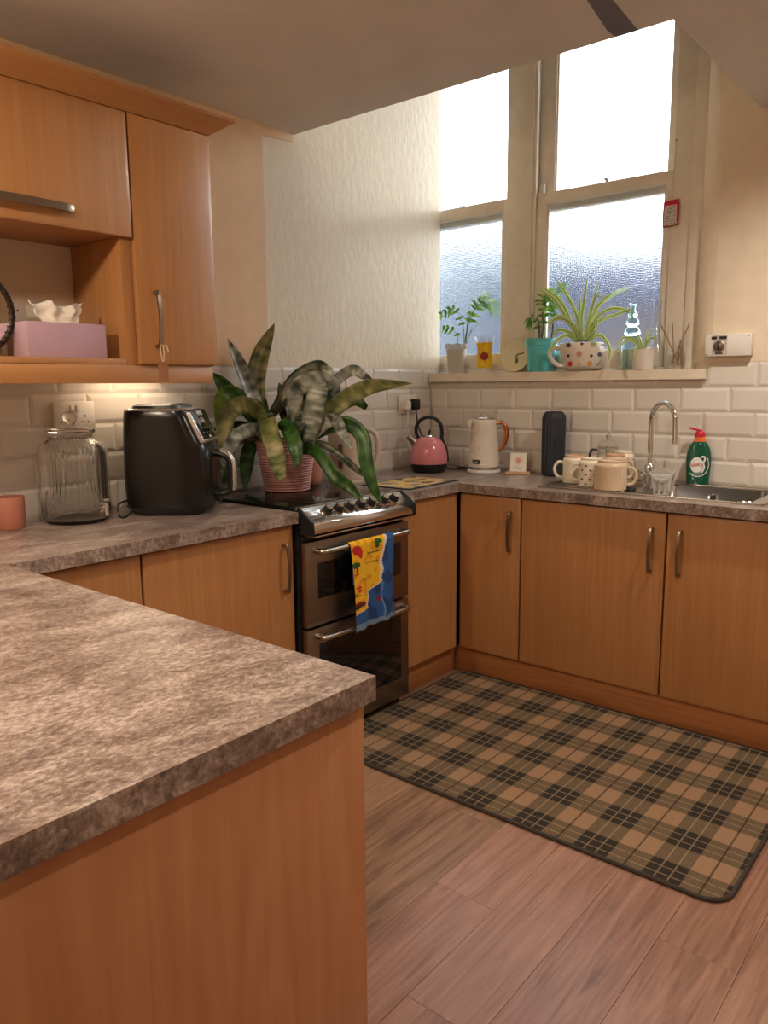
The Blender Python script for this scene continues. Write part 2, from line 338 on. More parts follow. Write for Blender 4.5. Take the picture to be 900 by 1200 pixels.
def tube(pts, rad, n=24, seg=8, flat=None, bm=None, smooth=True, closed=False):
    """sweep a circle (or flat=(w,h) rectangle-ish ellipse) along pts"""
    P = cr(pts, n) if smooth else [Vector(p) for p in pts]; nb = BM() if bm is None else bm; rings = []
    T0 = (P[1]-P[0]).normalized(); ref = Vector((0, 0, 1)) if abs(T0.z) < .9 else Vector((1, 0, 0)); X = (ref-T0*ref.dot(T0)).normalized()
    for i, p in enumerate(P):
        T = (P[min(i+1, len(P)-1)]-P[max(i-1, 0)]).normalized(); X = (X-T*X.dot(T)).normalized(); Y = T.cross(X)
        r = rad if not callable(rad) else rad(i/(len(P)-1))
        if isinstance(rad, (list, tuple)): r = rad[min(int(i/(len(P)-1)*(len(rad)-1)+.5), len(rad)-1)]
        rings.append([nb.verts.new(p+X*math.cos(2*math.pi*k/seg)*r+Y*math.sin(2*math.pi*k/seg)*r) for k in range(seg)])
    for A, B in zip(rings, rings[1:]):
        for k in range(seg): nb.faces.new((A[k], A[(k+1) % seg], B[(k+1) % seg], B[k]))
    if not closed: nb.faces.new(rings[0][::-1]); nb.faces.new(rings[-1])
    return nb
def prism(pts, axis, a, b, bev=0, seg=2):
    """2D polygon extruded along axis 0/1/2 from a to b; pts give the other two coords in order"""
    bm = BM(); o = [i for i in range(3) if i != axis]
    def mk(p, w): v = [0, 0, 0]; v[axis] = w; v[o[0]] = p[0]; v[o[1]] = p[1]; return bm.verts.new(v)
    A = [mk(p, a) for p in pts]; B = [mk(p, b) for p in pts]; n = len(pts)
    bm.faces.new(A); bm.faces.new(B[::-1])
    for i in range(n): bm.faces.new((A[i], B[i], B[(i+1) % n], A[(i+1) % n]))
    if bev: bmesh.ops.bevel(bm, geom=bm.edges[:], offset=bev, segments=seg, affect='EDGES')
    return bm
def slab(xs, ys, fill, z0, z1, bev=0):
    """grid slab with holes; bevel the top rim"""
    bm = BM(); V = {}
    def v(i, j, z):
        k = (i, j, z)
        if k not in V: V[k] = bm.verts.new((xs[i], ys[j], z))
        return V[k]
    F = lambda i, j: 0 <= i < len(xs)-1 and 0 <= j < len(ys)-1 and fill(i, j)
    for i in range(len(xs)-1):
        for j in range(len(ys)-1):
            if not F(i, j): continue
            bm.faces.new((v(i, j, z1), v(i+1, j, z1), v(i+1, j+1, z1), v(i, j+1, z1)))
            bm.faces.new((v(i, j, z0), v(i, j+1, z0), v(i+1, j+1, z0), v(i+1, j, z0)))
            for (di, dj, e) in ((-1, 0, ((i, j), (i, j+1))), (1, 0, ((i+1, j+1), (i+1, j))), (0, -1, ((i+1, j), (i, j))), (0, 1, ((i, j+1), (i+1, j+1)))):
                if not F(i+di, j+dj):
                    (p, q) = e; bm.faces.new((v(*p, z0), v(*q, z0), v(*q, z1), v(*p, z1)))
    bmesh.ops.recalc_face_normals(bm, faces=bm.faces)
    if bev:
        ed = [e for e in bm.edges if len(e.link_faces) == 2 and e.calc_face_angle() > 1 and (all(w.co.z == z1 for w in e.verts) or all(w.co.z == z0 for w in e.verts))]
        bmesh.ops.bevel(bm, geom=ed, offset=bev, segments=3, affect='EDGES', profile=.5)
    return bm
def setcol(o, fn):
    me = o.data; ca = me.color_attributes.new('Col', 'FLOAT_COLOR', 'POINT')
    for i, v in enumerate(me.vertices): ca.data[i].color = (*fn(v.co), 1)
def copy_piece(o, parent, loc, rz=0):
    c = o.copy(); COL.objects.link(c); c.parent = parent; c.location = loc; c.rotation_euler = (0, 0, rz); return c
def text(s, size, mat, parent, mw, name='lettering', extr=.0006, align='CENTER'):
    cu = bpy.data.curves.new('t', 'FONT'); cu.body = s; cu.size = size; cu.extrude = extr; cu.align_x = align; cu.align_y = 'CENTER'; cu.resolution_u = 3
    t = bpy.data.objects.new('t', cu); COL.objects.link(t); dg = bpy.context.evaluated_depsgraph_get(); dg.update()
    me = bpy.data.meshes.new_from_object(t.evaluated_get(dg)); bpy.data.objects.remove(t)
    me.transform(WORLD[parent.name].inverted() @ mw); me.name = name; me.materials.clear(); me.materials.append(MATS[mat])
    o = bpy.data.objects.new(name, me); COL.objects.link(o); o.parent = parent; WORLD[o.name] = WORLD[parent.name]; return o
def frame_mw(origin, xdir, zdir):
    """matrix: local x -> xdir, local y -> up in the face, local z -> out of the face"""
    z = Vector(zdir).normalized(); x = Vector(xdir); x = (x-z*x.dot(z)).normalized(); y = z.cross(x)
    return Matrix(((x.x, y.x, z.x, origin[0]), (x.y, y.y, z.y, origin[1]), (x.z, y.z, z.z, origin[2]), (0, 0, 0, 1)))
#PART2
# ================================================================== SETTING
H = 2.444; WT = .917; TT = .877
XH, YH = -1.014, -1.644           # light-well opening in the ceiling
# floor
fl = struct(put('floor', box((-5.2, -4.6, -.08), (.3, .3, -.006)), 'subfloor'))
PWID = .1865; cache = {}
for k in range(-8, 18):
    y1 = -1.44-PWID*k; y0 = y1-PWID
    if y1 > .01 or y0 < -4.6: continue
    x = -5.2+((k*5) % 7)*.17-.4
    while x < 0:
        a, bb = max(x, -5.2), min(x+1.22, 0); x += 1.22
        if bb-a < .02: continue
        key = (round(bb-a, 3), y1 <= -1.43)
        if key not in cache:
            pb = box((0, 0, -.006), (bb-a-.0005, PWID-.0008, 0)); bmesh.ops.bevel(pb, geom=[e for e in pb.edges if all(v.co.z > -.001 for v in e.verts)], offset=.0006, segments=1, affect='EDGES')
            o = put('plank', pb, 'plank_red' if key[1] else 'plank_brown', fl); o.location = (a, y0, 0); cache[key] = o
        else: copy_piece(cache[key], fl, (a, y0, 0))
# left wall
wl = struct(put('wall_left', box((-5.2, .008, 0), (.09, .3, 3.6)), 'grout'))
put('textured_plaster', box((-1.215, .006, 1.449), (.09, .0125, 3.6)), 'plaster_textured', wl)
put('painted_plaster', prism([(-5.2, 1.449), (-1.2, 1.449), (-1.197, 1.9), (-1.2, 2.405), (XH-.004, 2.412), (XH-.004, 2.6), (-5.2, 2.6)], 1, .0, .0125, .003, 2), 'wall_paint_peach', wl)
# right (window) wall
wr = struct(put('wall_right', box((.0045, -4.7, 0), (.3, .3, 1.38)), 'grout'))
cv = [(.30, -4.7), (.002, -4.7), (.002, -1.50)]
for k in range(9):
    t = k/8; cv.append((.002+.088*t**1.5, -1.50+.10*(1-(1-t)**1.6)))
cv.append((.30, -1.40))
put('painted_wall', prism(cv, 2, 1.449, 3.6), 'wall_paint', wr)
put('painted_wall', prism([(.30, -4.7), (.006, -4.7), (.006, -1.452), (.1, -1.40), (.3, -1.4)], 2, 1.379, 1.45), 'wall_paint', wr)
put('lintel', box((.004, -1.41, 3.2), (.3, .3, 3.6)), 'wall_paint', wr)
# tiles
TW, TH = .2095, .1059
tcache = {}
def tile(parent, wdt, hgt, loc, rz):
    key = (round(wdt, 3), round(hgt, 3))
    if key not in tcache:
        bm = BM(); g = .0011; w, h = wdt-2*g, hgt-2*g; i = min(.0135, w*.4, h*.4)
        rs = [[bm.verts.new((g+x, y, g+z)) for x, z in ((e, e), (w-e, e), (w-e, h-e), (e, h-e))] for e, y in ((0, .0085), (0, .0032), (i, -.0006))]
        bm.faces.new(rs[0]); bm.faces.new(rs[2])
        for A, B in zip(rs, rs[1:]):
            for k in range(4): bm.faces.new((A[k], A[(k+1) % 4], B[(k+1) % 4], B[k]))
        o = put('tile', bm, 'tile_glaze', parent, angle=5); tcache[key] = o; o.location = loc; o.rotation_euler = (0, 0, rz)
    else: copy_piece(tcache[key], parent, loc, rz)
rows = [1.3445-TH*k for k in range(4)]  # bottoms
for ri, zb in enumerate([1.3445]+rows[1:]+[1.3445-TH*4]):
    pass
for ri in range(5):
    zt = 1.449-TH*ri if ri else 1.449; zb = 1.449-TH*(ri+1)
    if ri == 4: zb = .9185
    # left wall : joints at phase
    ph = -.074 if ri % 2 == 0 else -.178
    k = -2
    while True:
        xr = ph-TW*(k-0) ; xl = xr-TW; k += 1
        a, bb = max(xl, -3.6), min(xr, .088)
        if bb <= -3.6: break
        if bb-a < .012: continue
        if ri == 0 or bb <= .0061 or a < .0061:
            if ri > 0: bb = min(bb, .004)
            if bb-a < .012: continue
            tile(wl, bb-a, zt-zb, (a, .0035, zb), 0)
    ph = 0 if ri % 2 == 0 else -.107
    k = -1
    while True:
        yt = ph-TW*1.009*k; yb = yt-TW*1.009; k += 1
        a, bb = min(yt, -.0015), max(yb, -2.62)
        if a <= -2.62: break
        if a-bb < .012: continue
        if ri == 0:
            if bb >= -1.487: tile(wr, a-bb, 1.379-zb, (-.0002, a, zb), -math.pi/2)
            elif a > -1.487:
                tile(wr, a+1.487, 1.379-zb, (-.0002, a, zb), -math.pi/2); tile(wr, -1.487-bb, zt-zb, (-.0002, -1.487, zb), -math.pi/2)
            else: tile(wr, a-bb, zt-zb, (-.0002, a, zb), -math.pi/2)
        else: tile(wr, a-bb, zt-zb, (-.0002, a, zb), -math.pi/2)
# far room walls behind the camera
struct(put('wall_back', box((-5.35, -4.75, 0), (.3, -4.6, 3.6)), 'wall_paint'))
struct(put('wall_far_left', box((-5.35, -4.6, 0), (-5.2, .3, 3.6)), 'wall_paint'))
# ceiling with opening, and the well above it
xs = [-5.2, XH, .0, .3]; ys = [-4.6, YH, .0]
ce = struct(put('ceiling', slab(xs, ys, lambda i, j: (i == 0) or (j == 0 and i < 2), H, H+.12), 'ceiling_paint'))
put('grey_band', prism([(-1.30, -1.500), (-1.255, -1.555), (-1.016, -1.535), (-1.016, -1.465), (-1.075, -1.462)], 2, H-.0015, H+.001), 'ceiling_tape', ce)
struct(put('wall_well_near', box((XH-.1, YH, H+.121), (XH, .0, 3.6)), 'wall_paint'))
struct(put('wall_well_side', box((XH-.1, YH-.1, H+.121), (.0, YH-.001, 3.6)), 'wall_paint'))
struct(put('ceiling_well', box((XH-.1, YH-.1, 3.601), (.3, .3, 3.7)), 'ceiling_paint'))

# window ------------------------------------------------------------------
wn = struct(thing('window_1', 'tall painted sash window with patterned obscure glass', 'window', (.1, -.6, 1.424)))
del wn['category']
def wp(name, lo, hi, bev=.003, mat='frame_paint', par=None): return put(name, box(lo, hi, bev), mat, par or wn, True)
wp('mullion', (.10, -.552, 1.40), (.235, -.405, 3.2))
wp('bead', (.108, -.570, 1.44), (.126, -.5525, 3.2), .002)
wp('jamb', (.10, -1.343, 1.40), (.235, -1.258, 3.2))
wp('architrave', (.088, -1.404, 1.425), (.20, -1.3435, 3.2), .006)
wp('jamb', (.10, .20, 1.40), (.235, .27, 3.2))
wp('frame_sill', (.104, -1.3, 1.40), (.24, .26, 1.437), .004)
wp('frame_head', (.10, -1.3, 3.15), (.235, .26, 3.2), .004)
put('window_sill', slab([-.027, -.0015, .104], [-1.486, -1.403, -.0045], lambda i, j: not (i == 1 and j == 0), 1.3795, 1.424, .005), 'sill_paint', wn, True)
def sash(name, x0, x1, ya, yb, z0, z1, st, bot, top, gm, pn):
    s = put(name, box((x0, ya-st, z0), (x1, ya, z1), .004), 'frame_paint', wn, True) if False else None
    bm = BM()
    for lo, hi in (((x0, ya-st[0], z0), (x1, ya, z1)), ((x0, yb, z0), (x1, yb+st[1], z1)), ((x0, yb+st[1]-.001, z0), (x1, ya-st[0]+.001, z0+bot)), ((x0, yb+st[1]-.001, z1-top), (x1, ya-st[0]+.001, z1))):
        box(lo, hi, .003, 2, bm)
    for lo, hi in (((x0+.006, ya-st[0]-.008, z0+bot-.001), (x1-.012, ya-st[0]+.001, z1-top)), ((x0+.006, yb+st[1]-.001, z0+bot-.001), (x1-.012, yb+st[1]+.008, z1-top))): box(lo, hi, .002, 1, bm)
    s = put(name, bm, 'frame_paint', wn, True)
    xm = (x0+x1)/2+.004; put(pn, box((xm-.002, yb+st[1]-.006, z0+bot-.006), (xm+.002, ya-st[0]+.006, z1-top+.006)), gm, s, True); return s
lo_r = sash('lower_sash', .118, .158, -.572, -1.275, 1.439, 2.306, (.055, .052), .088, .056, 'obscure_glass', 'glass_pane')
up_r = sash('upper_sash', .166, .206, -.556, -1.275, 2.225, 3.15, (.085, .062), .075, .06, 'hazy_glass', 'glass_pane')
lo_l = sash('lower_sash', .118, .158, .196, -.408, 1.439, 2.312, (.05, -(-.408)-.372), .088, .062, 'obscure_glass', 'glass_pane')
up_l = sash('upper_sash', .166, .206, .196, -.408, 2.225, 3.15, (.05, .036), .075, .06, 'hazy_glass', 'glass_pane')
put('sash_horn', prism([(.128, 2.30), (.158, 2.30), (.158, 2.355), (.146, 2.36), (.130, 2.335)], 1, -.60, -.578, .002), 'frame_paint', lo_r, True)
lt_ = tube([(.138, -.93, 2.306), (.138, -.93, 2.318)], .008, 2, 10); box((.13, -.938, 2.318), (.146, -.918, 2.327), .002, 2, lt_); put('catch', lt_, 'steel_brushed', lo_r, True)
lt_ = box((.126, -.13, 2.312), (.150, -.11, 2.322), .002); put('catch', lt_, 'steel_brushed', lo_l, True)
# outside
tag(put('neighbouring_building', box((5.5, -.3, -.5), (9, 2.62, 2.95), .02), 'outside_slate', loc=(5.5, 1, -.5)), 'blurred slate blue building seen through the lower window panes', 'building')
tag(put('neighbouring_building', box((5.2, 2.75, -.5), (9, 9, 3.6), .02), 'outside_pale', loc=(5.5, 5, -.5)), 'blurred pale grey building seen through the narrow window panes', 'building')
tag(put('garden_wall', box((3.0, -2, -.5), (3.3, .5, 1.98), .01), 'outside_brick', loc=(3, -1, -.5)), 'blurred brown garden wall seen low through the obscure glass', 'wall')
tag(put('garden_post', box((3.2, 1.53, -.5), (3.5, 1.82, 2.35), .01), 'outside_slate', loc=(3.4, 1.7, -.5)), 'dark blurred post seen through the narrow window beside the frame', 'post')
struct(put('ground_outside', box((.31, -14, -.7), (26, 14, -.5)), 'outside_ground'))

# ================================================================== LIGHTS OF THE ROOM (downlights, plus an added pendant and an added lamp by the sink run)
def downlight(x, y, e, label, size=R_(155), blend=.9, col=(1, .88, .73)):
    t = thing('downlight', label, 'ceiling light', (x, y, H), 0, 'recessed ceiling downlights')
    put('trim_ring', lathe([(.032, 0), (.046, -.001), (.047, -.006), (.040, -.009), (.031, -.006), (.030, 0)], 28), 'steel_brushed', t)
    put('lens', lathe([(0, -.003), (.0305, -.003)], 28), 'bulb', t)
    l = bpy.data.lights.new('downlight_lamp', 'SPOT'); l.energy = e; l.spot_size = size; l.spot_blend = blend; l.color = col; l.shadow_soft_size = .045
    lo = bpy.data.objects.new('downlight_lamp', l); COL.objects.link(lo); lo.parent = t; lo.location = (0, 0, -.02)
downlight(-2.80, -1.25, 34, 'round downlight in the ceiling above the peninsula worktop beside the wall cabinets')
def pendant(x, y, z, e, label):  # out-of-view lamp, added so warm light reaches the ceiling
    t = thing('added_pendant', label, 'pendant lamp', (x, y, H))
    put('ceiling_rose', lathe([(0, 0), (.05, 0), (.048, -.012), (.012, -.03), (0, -.03)], 28), 'white_plastic', t)
    put('flex', tube([(0, 0, -.03), (0, 0, z-H+.075)], .004, 2, 8), 'white_plastic', t)
    put('bulb', lathe([(0, .055), (.014, .055), (.014, .03), (.03, .0), (.03, -.02), (.018, -.038), (0, -.042)], 24, c=(0, 0, z-H)), 'bulb', t)
    put('lamp_shade', lathe([(.03, .075), (.09, .01), (.12, -.06), (.118, -.06), (.088, .01), (.028, .073)], 36, c=(0, 0, z-H)), 'shade_glass', t)
    l = bpy.data.lights.new('pendant_fill', 'POINT'); l.energy = e; l.color = (1, .83, .62); l.shadow_soft_size = .05
    lo = bpy.data.objects.new('pendant_fill', l); COL.objects.link(lo); lo.parent = t; lo.location = (0, 0, z-H-.06)
pendant(-3.42, -.78, 2.18, 30, 'unseen pendant lamp added to light the ceiling over the inner end of the peninsula')
downlight(-2.55, -2.75, 33, 'round downlight in the ceiling over the floor beyond the peninsula end')
downlight(-4.3, -1.5, 60, 'round downlight in the ceiling over the open end of the room')
downlight(-.74, -2.06, 62, 'unseen downlight added above the sink run to brighten the window wall tiles', col=(1, .93, .84))  # added fill lamp: lifts the window-wall tiles, grazes the doors below
downlight(-1.2, -3.6, 26, 'round downlight in the ceiling over the floor past the sink run')

# ================================================================== FITTED UNITS
def doorbm(w, h, t=.02, ins=.017, ch=.006):
    bm = BM(); rs = [[bm.verts.new((x, y, z)) for x, z in ((e, e), (w-e, e), (w-e, h-e), (e, h-e))] for e, y in ((0, 0), (0, -(t-ch)), (.003, -(t-ch)-.002), (ins, -t))]
    bm.faces.new(rs[0]); bm.faces.new(rs[-1])
    for A, B in zip(rs, rs[1:]):
        for k in range(4): bm.faces.new((A[k], A[(k+1) % 4], B[(k+1) % 4], B[k]))
    return bm
def handlebm(L=.18, w=.013, out=.032):
    n = 12; o = []; inn = []
    for i in range(n+1):
        s = -1+2*i/n; q = out-.009*s*s; o.append((q, s*L/2)); inn.append((q-.0055, s*(L/2-.010)))
    pts = [(0, -L/2)]+o+[(0, L/2), (0, L/2-.012)]+inn[::-1]+[(0, -L/2+.012)]
    return prism([(-a, b) for a, b in pts], 0, -w/2, w/2, .0012, 1)
RZ = {'left': 0, 'win': -math.pi/2}
def place(bm, side, x, f, z):
    """door-local (x right along the run, y outwards negative, z up) into the world; x is X for the left run, Y for the window run"""
    if side == 'left': bm.transform(Matrix.Translation((x, f, z)))
    else: bm.transform(Matrix.Translation((f, x, z)) @ Matrix.Rotation(-math.pi/2, 4, 'Z'))
    return bm
def carcass(lo, hi, t=.018, front='-y', sideh=None):
    (x0, y0, z0), (x1, y1, z1) = lo, hi; bm = BM(); zh = sideh or z1
    box((x0, y0, z0), (x1, y1, z0+t), 0, 2, bm)
    if front == '-y':
        box((x0, y0, z0+t), (x0+t, y1, zh), 0, 2, bm); box((x1-t, y0, z0+t), (x1, y1, zh), 0, 2, bm); box((x0+t, y1-.008, z0+t), (x1-t, y1, zh), 0, 2, bm)
        box((x0+t, y0, zh-.02), (x1-t, y0+.06, zh), 0, 2, bm)
    else:
        box((x0, y0, z0+t), (x1, y0+t, zh), 0, 2, bm); box((x0, y1-t, z0+t), (x1, y1, zh), 0, 2, bm); box((x1-.008, y0+t, z0+t), (x1, y1-t, zh), 0, 2, bm)
        box((x0, y0+t, zh-.02), (x0+.06, y1-t, zh), 0, 2, bm)
    return bm
ZB, ZT = .128, .869
def base_unit(name, label, side, a, b, handle=None, sideh=None, hz=(.63, .81)):
    """a..b along the run (left: X a<b ; window: Y, a>b)"""
    if side == 'left':
        t = thing(name, label, 'kitchen cabinet', ((a+b)/2, -.3, 0), 0, 'base cabinets under the worktops')
        put('carcass', carcass((a+.001, -.5595, ZB+.004), (b-.001, -.012, .8765), front='-y', sideh=sideh), 'beech_across', t, True)
        d = put('door', place(doorbm(b-a-.004, ZT-ZB), 'left', a+.002, -.56, ZB), 'beech_vertical', t, True)
    else:
        t = thing(name, label, 'kitchen cabinet', (-.3, (a+b)/2, 0), 0, 'base cabinets under the worktops')
        put('carcass', carcass((-.5595, b+.001, ZB+.004), (-.012, a-.001, .8765), front='-x', sideh=sideh), 'beech_along', t, True)
        d = put('door', place(doorbm(a-b-.004, ZT-ZB), 'win', a-.002, -.56, ZB), 'beech_vertical', t, True)
    if handle is not None:
        h = handlebm(hz[1]-hz[0]); h = place(h, side, handle, -.58, (hz[0]+hz[1])/2); put('handle', h, 'nickel_handle', d, True)
    return t
base_unit('base_cabinet', 'beech base cabinet with a bow handle, under the airfryer beside the cooker', 'left', -2.252, -1.629, -1.680)
base_unit('base_cabinet', 'handleless beech base cabinet tucked behind the peninsula under the glass jar', 'left', -2.652, -2.256)
base_unit('base_cabinet', 'narrow beech base cabinet in the corner under the cream kettle', 'win', -.588, -.909, -.862)
base_unit('base_cabinet', 'wide beech base cabinet under the drying mugs, handle on its sink side', 'win', -.913, -1.546, -1.493, .74)
base_unit('base_cabinet', 'beech base cabinet under the sink bowl and green washing up bottle', 'win', -1.550, -2.19, -1.604, .74)
base_unit('base_cabinet', 'beech base cabinet past the sink at the end of the window run', 'win', -2.194, -2.60, -2.25)
# corner filler panel by the cooker
tag(put('corner_panel', doorbm_ := place(doorbm(.404, ZT-ZB, .02, .001, .001), 'left', -.991, -.56, ZB), 'beech_vertical', loc=(-.8, -.56, ZB)), 'plain beech filler panel between the cooker and the corner', 'panel')
# plinths
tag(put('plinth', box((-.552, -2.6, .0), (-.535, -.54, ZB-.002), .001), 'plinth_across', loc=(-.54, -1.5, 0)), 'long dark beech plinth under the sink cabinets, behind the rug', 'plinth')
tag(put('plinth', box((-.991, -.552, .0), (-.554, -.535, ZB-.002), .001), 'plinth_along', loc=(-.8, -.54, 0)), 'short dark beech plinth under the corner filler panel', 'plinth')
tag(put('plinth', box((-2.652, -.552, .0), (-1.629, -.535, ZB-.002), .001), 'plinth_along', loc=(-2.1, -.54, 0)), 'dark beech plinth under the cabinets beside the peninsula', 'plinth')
# peninsula unit
pt = thing('peninsula_cabinet', 'beech peninsula unit with a tall plain end panel and drawers', 'kitchen cabinet', (-3.0, -1.2, 0))
put('end_panel', box((-3.40, -1.822, 0), (-2.665, -1.800, .8765), .0015), 'beech_end_panel', pt, True)
put('carcass', carcass((-3.39, -1.799, .132), (-2.682, -.605, .8765), front='-y'), 'beech_across', pt, True)
put('back_panel', box((-3.40, -1.7995, 0), (-3.391, -.605, .8765)), 'beech_vertical', pt, True)
put('plinth', box((-2.73, -1.7995, 0), (-2.712, -.605, .128)), 'plinth_across', pt, True)
for (z0, z1) in ((.132, .452), (.456, .650), (.654, .869)):
    d = doorbm(.60, z1-z0, .021, .014); d.transform(Matrix.Translation((-2.681, -1.799, z0)) @ Matrix.Rotation(math.pi/2, 4, 'Z')); o = put('drawer_front', d, 'beech_across', pt, True)
d = doorbm(.58, .737, .021, .014); d.transform(Matrix.Translation((-2.681, -1.195, .132)) @ Matrix.Rotation(math.pi/2, 4, 'Z')); put('door', d, 'beech_vertical', pt, True)
# worktops
tag(put('worktop', slab([-3.42, -2.656, -1.6225], [-1.84, -.6, -.002], lambda i, j: i == 0 or j == 1, TT, WT, .007), 'worktop_laminate', loc=(-2.6, -.4, TT)), 'mottled brown laminate worktop running along the wall and out as the peninsula', 'worktop')
SX0, SX1, SY0, SY1 = -.498, -.10, -1.825, -1.375
tag(put('worktop', slab([-.9975, -.6, SX0, SX1, -.002], [-2.62, SY0, SY1, -.6, -.002], lambda i, j: (i > 0 or j == 3) and not (i == 2 and j == 1), TT, WT, .007), 'worktop_laminate', loc=(-.3, -.6, TT)), 'mottled brown laminate worktop under the window with the sink set in it', 'worktop')

# wall cabinets
t = thing('wall_cabinet', 'tall narrow beech wall cabinet with a vertical bow handle', 'wall cabinet', (-1.89, -.16, 1.437))
bm = box((-2.053, -.3105, 1.4375), (-1.738, -.002, 2.215), .001); put('carcass', bm, 'beech_vertical', t, True)
d = put('door', place(doorbm(.314, .772, .02, .019, .008), 'left', -2.049, -.3115, 1.440), 'beech_vertical', t, True)
h = handlebm(.185); put('handle', place(h, 'left', -1.990, -.3315, 1.585), 'nickel_handle', d, True)
t = thing('wall_cabinet', 'wide beech wall cabinet with a lift-up door above an open shelf niche', 'wall cabinet', (-2.5, -.16, 1.437))
bm = BM()
box((-3.02, -.3105, 1.838), (-2.055, -.002, 2.215), .001, 2, bm)
put('carcass', bm, 'beech_along', t, True)
put('side_panel', box((-2.094, -.3105, 1.4375), (-2.055, -.002, 1.8375), .001), 'beech_vertical', t, True)
put('side_panel', box((-3.02, -.3105, 1.4375), (-2.99, -.002, 1.8375), .001), 'beech_vertical', t, True)
put('shelf', box((-2.9895, -.3105, 1.4375), (-2.0945, -.002, 1.456), .001), 'beech_along', t, True)
put('back_panel', box((-2.9895, -.010, 1.4565), (-2.0945, -.002, 1.8375)), 'cream_enamel', t, True)
d = put('flap_door', place(doorbm(.962, .376, .02, .019, .008), 'left', -3.018, -.3115, 1.836), 'beech_vertical', t, True)
h = handlebm(.30, .022, .03); h.transform(Matrix.Rotation(math.pi/2, 4, 'Y')); put('handle', place(h, 'left', -2.413, -.3315, 1.888), 'nickel_handle', d, True)
# pelmet and cornice
bm = box((-3.02, -.310, 1.378), (-1.748, -.291, 1.4365), .002); box((-1.766, -.2905, 1.378), (-1.748, -.008, 1.4365), .002, 2, bm)
tag(put('light_pelmet', bm, 'beech_along', loc=(-2.4, -.3, 1.38)), 'beech light pelmet strip along the underside of the wall cabinets', 'pelmet')
bm = BM()
def cor(d): # cross-section offset d outwards at heights
    return None
sec = [(.0, 2.2155), (.004, 2.2155), (.060, 2.262), (.060, 2.272), (.0, 2.272)]   # (out, z)
ring = []
for (o, z) in sec:
    ring.append([bm.verts.new(p) for p in ((-3.02, -.318-o, z), (-1.736+o*1.25, -.318-o, z), (-1.736+o*1.25, -.003, z))])
for i in range(len(sec)):
    A, B = ring[i], ring[(i+1) % len(sec)]
    for k in range(2): bm.faces.new((A[k], A[k+1], B[k+1], B[k]))
bm.faces.new([r[0] for r in ring]); bm.faces.new([r[2] for r in ring])
box((-3.02, -.318, 2.2155), (-1.736, -.003, 2.222), 0, 2, bm)
tag(put('cornice', bm, 'beech_along', angle=20, loc=(-2.4, -.3, 2.215)), 'flared beech cornice along the top of the wall cabinets', 'cornice')
# under-cabinet lamp
t = thing('cabinet_light', 'slim warm strip light under the tall wall cabinet behind the pelmet', 'light', (-1.90, -.1, 1.43))
put('housing', box((-2.06, -.115, 1.418), (-1.78, -.075, 1.4365), .003), 'white_plastic', t, True)
put('diffuser', box((-2.05, -.110, 1.412), (-1.79, -.080, 1.4178), .002), 'led_lamp', t, True)

# ================================================================== COOKER
ck = thing('cooker', 'stainless steel and black double oven cooker with a glass ceramic hob', 'cooker', (-1.31, -.3, 0))
CX0, CX1 = -1.6145, -1.0055
put('body', box((CX0, -.585, .03), (CX1, -.015, .915), .003), 'black_plastic', ck, True)
put('toe_panel', box((CX0+.01, -.57, 0), (CX1-.01, -.555, .03)), 'black_plastic', ck, True)
hb = put('hob', box((CX0+.004, -.570, .9155), (CX1-.004, -.020, .929), .003), 'black_glass', ck, True)
put('hob_trim', box((CX0+.002, -.582, .9155), (CX1-.002, -.5705, .931), .002), 'steel_brushed', ck, True)
for (cx, cy, r) in ((-1.46, -.43, .09), (-1.16, -.43, .075), (-1.46, -.17, .075), (-1.16, -.17, .09)):
    put('cooking_ring', lathe([(r, .0296), (r+.002, .0297), (r+.004, .0296)], 48, c=(cx, cy, .8999)), 'oven_steel', hb, True)
# control panel: profile in (Y, Z)
cp = put('control_panel', prism([(-.5855, .926), (-.655, .8750), (-.657, .838), (-.5855, .838)], 0, CX0+.014, CX1-.014, .0015, 1), 'steel_polished', ck, True)
for xx in (CX0, CX1-.0135): put('end_cap', prism([(-.5855, .934), (-.660, .882), (-.664, .832), (-.5855, .832)], 0, xx, xx+.0135, .003, 2), 'black_plastic', ck, True)
put('chrome_trim', box((CX0+.014, -.662, .826), (CX1-.014, -.5855, .832), .0015), 'chrome', ck, True)
put('gap_panel', box((CX0+.004, -.60, .808), (CX1-.004, -.5855, .8255)), 'black_plastic', ck, True)
sl = Vector((0, -.0695, -.051)).normalized(); nrm = Vector((0, -.051, .0695)).normalized()
for kx in (-1.497, -1.436, -1.374, -1.311, -1.249, -1.17, -1.108):
    mw = frame_mw((kx, -.618, .9022), (1, 0, 0), nrm)
    kb = lathe([(0, 0), (.0215, 0), (.0215, .004), (.0175, .008), (.0165, .026), (.014, .029), (0, .029)], 24); kb.transform(mw); ko = put('knob', kb, 'black_plastic', cp, True)
    kb = lathe([(.0225, .0), (.0245, .0), (.0245, .006), (.0225, .006)], 24); kb.transform(mw)
    kf = lathe([(0, .0295), (.0125, .0295), (.0125, .0285)], 24); kf.transform(mw); join(kb, kf); put('knob_ring', kb, 'chrome', cp, True)
for i in range(6):
    mw = frame_mw((-1.585+i*.011, -.640, .8862), (1, 0, 0), nrm); kb = box((-.003, -.006, -.001), (.003, .006, .0008)); kb.transform(mw); put('timer_button', kb, 'black_plastic', cp, True)
kb = box((-.03, -.012, -.001), (.03, .014, .0006), .0003); kb.transform(frame_mw((-1.560, -.612, .9068), (1, 0, 0), nrm)); put('display', kb, 'silver_plastic', cp, True)
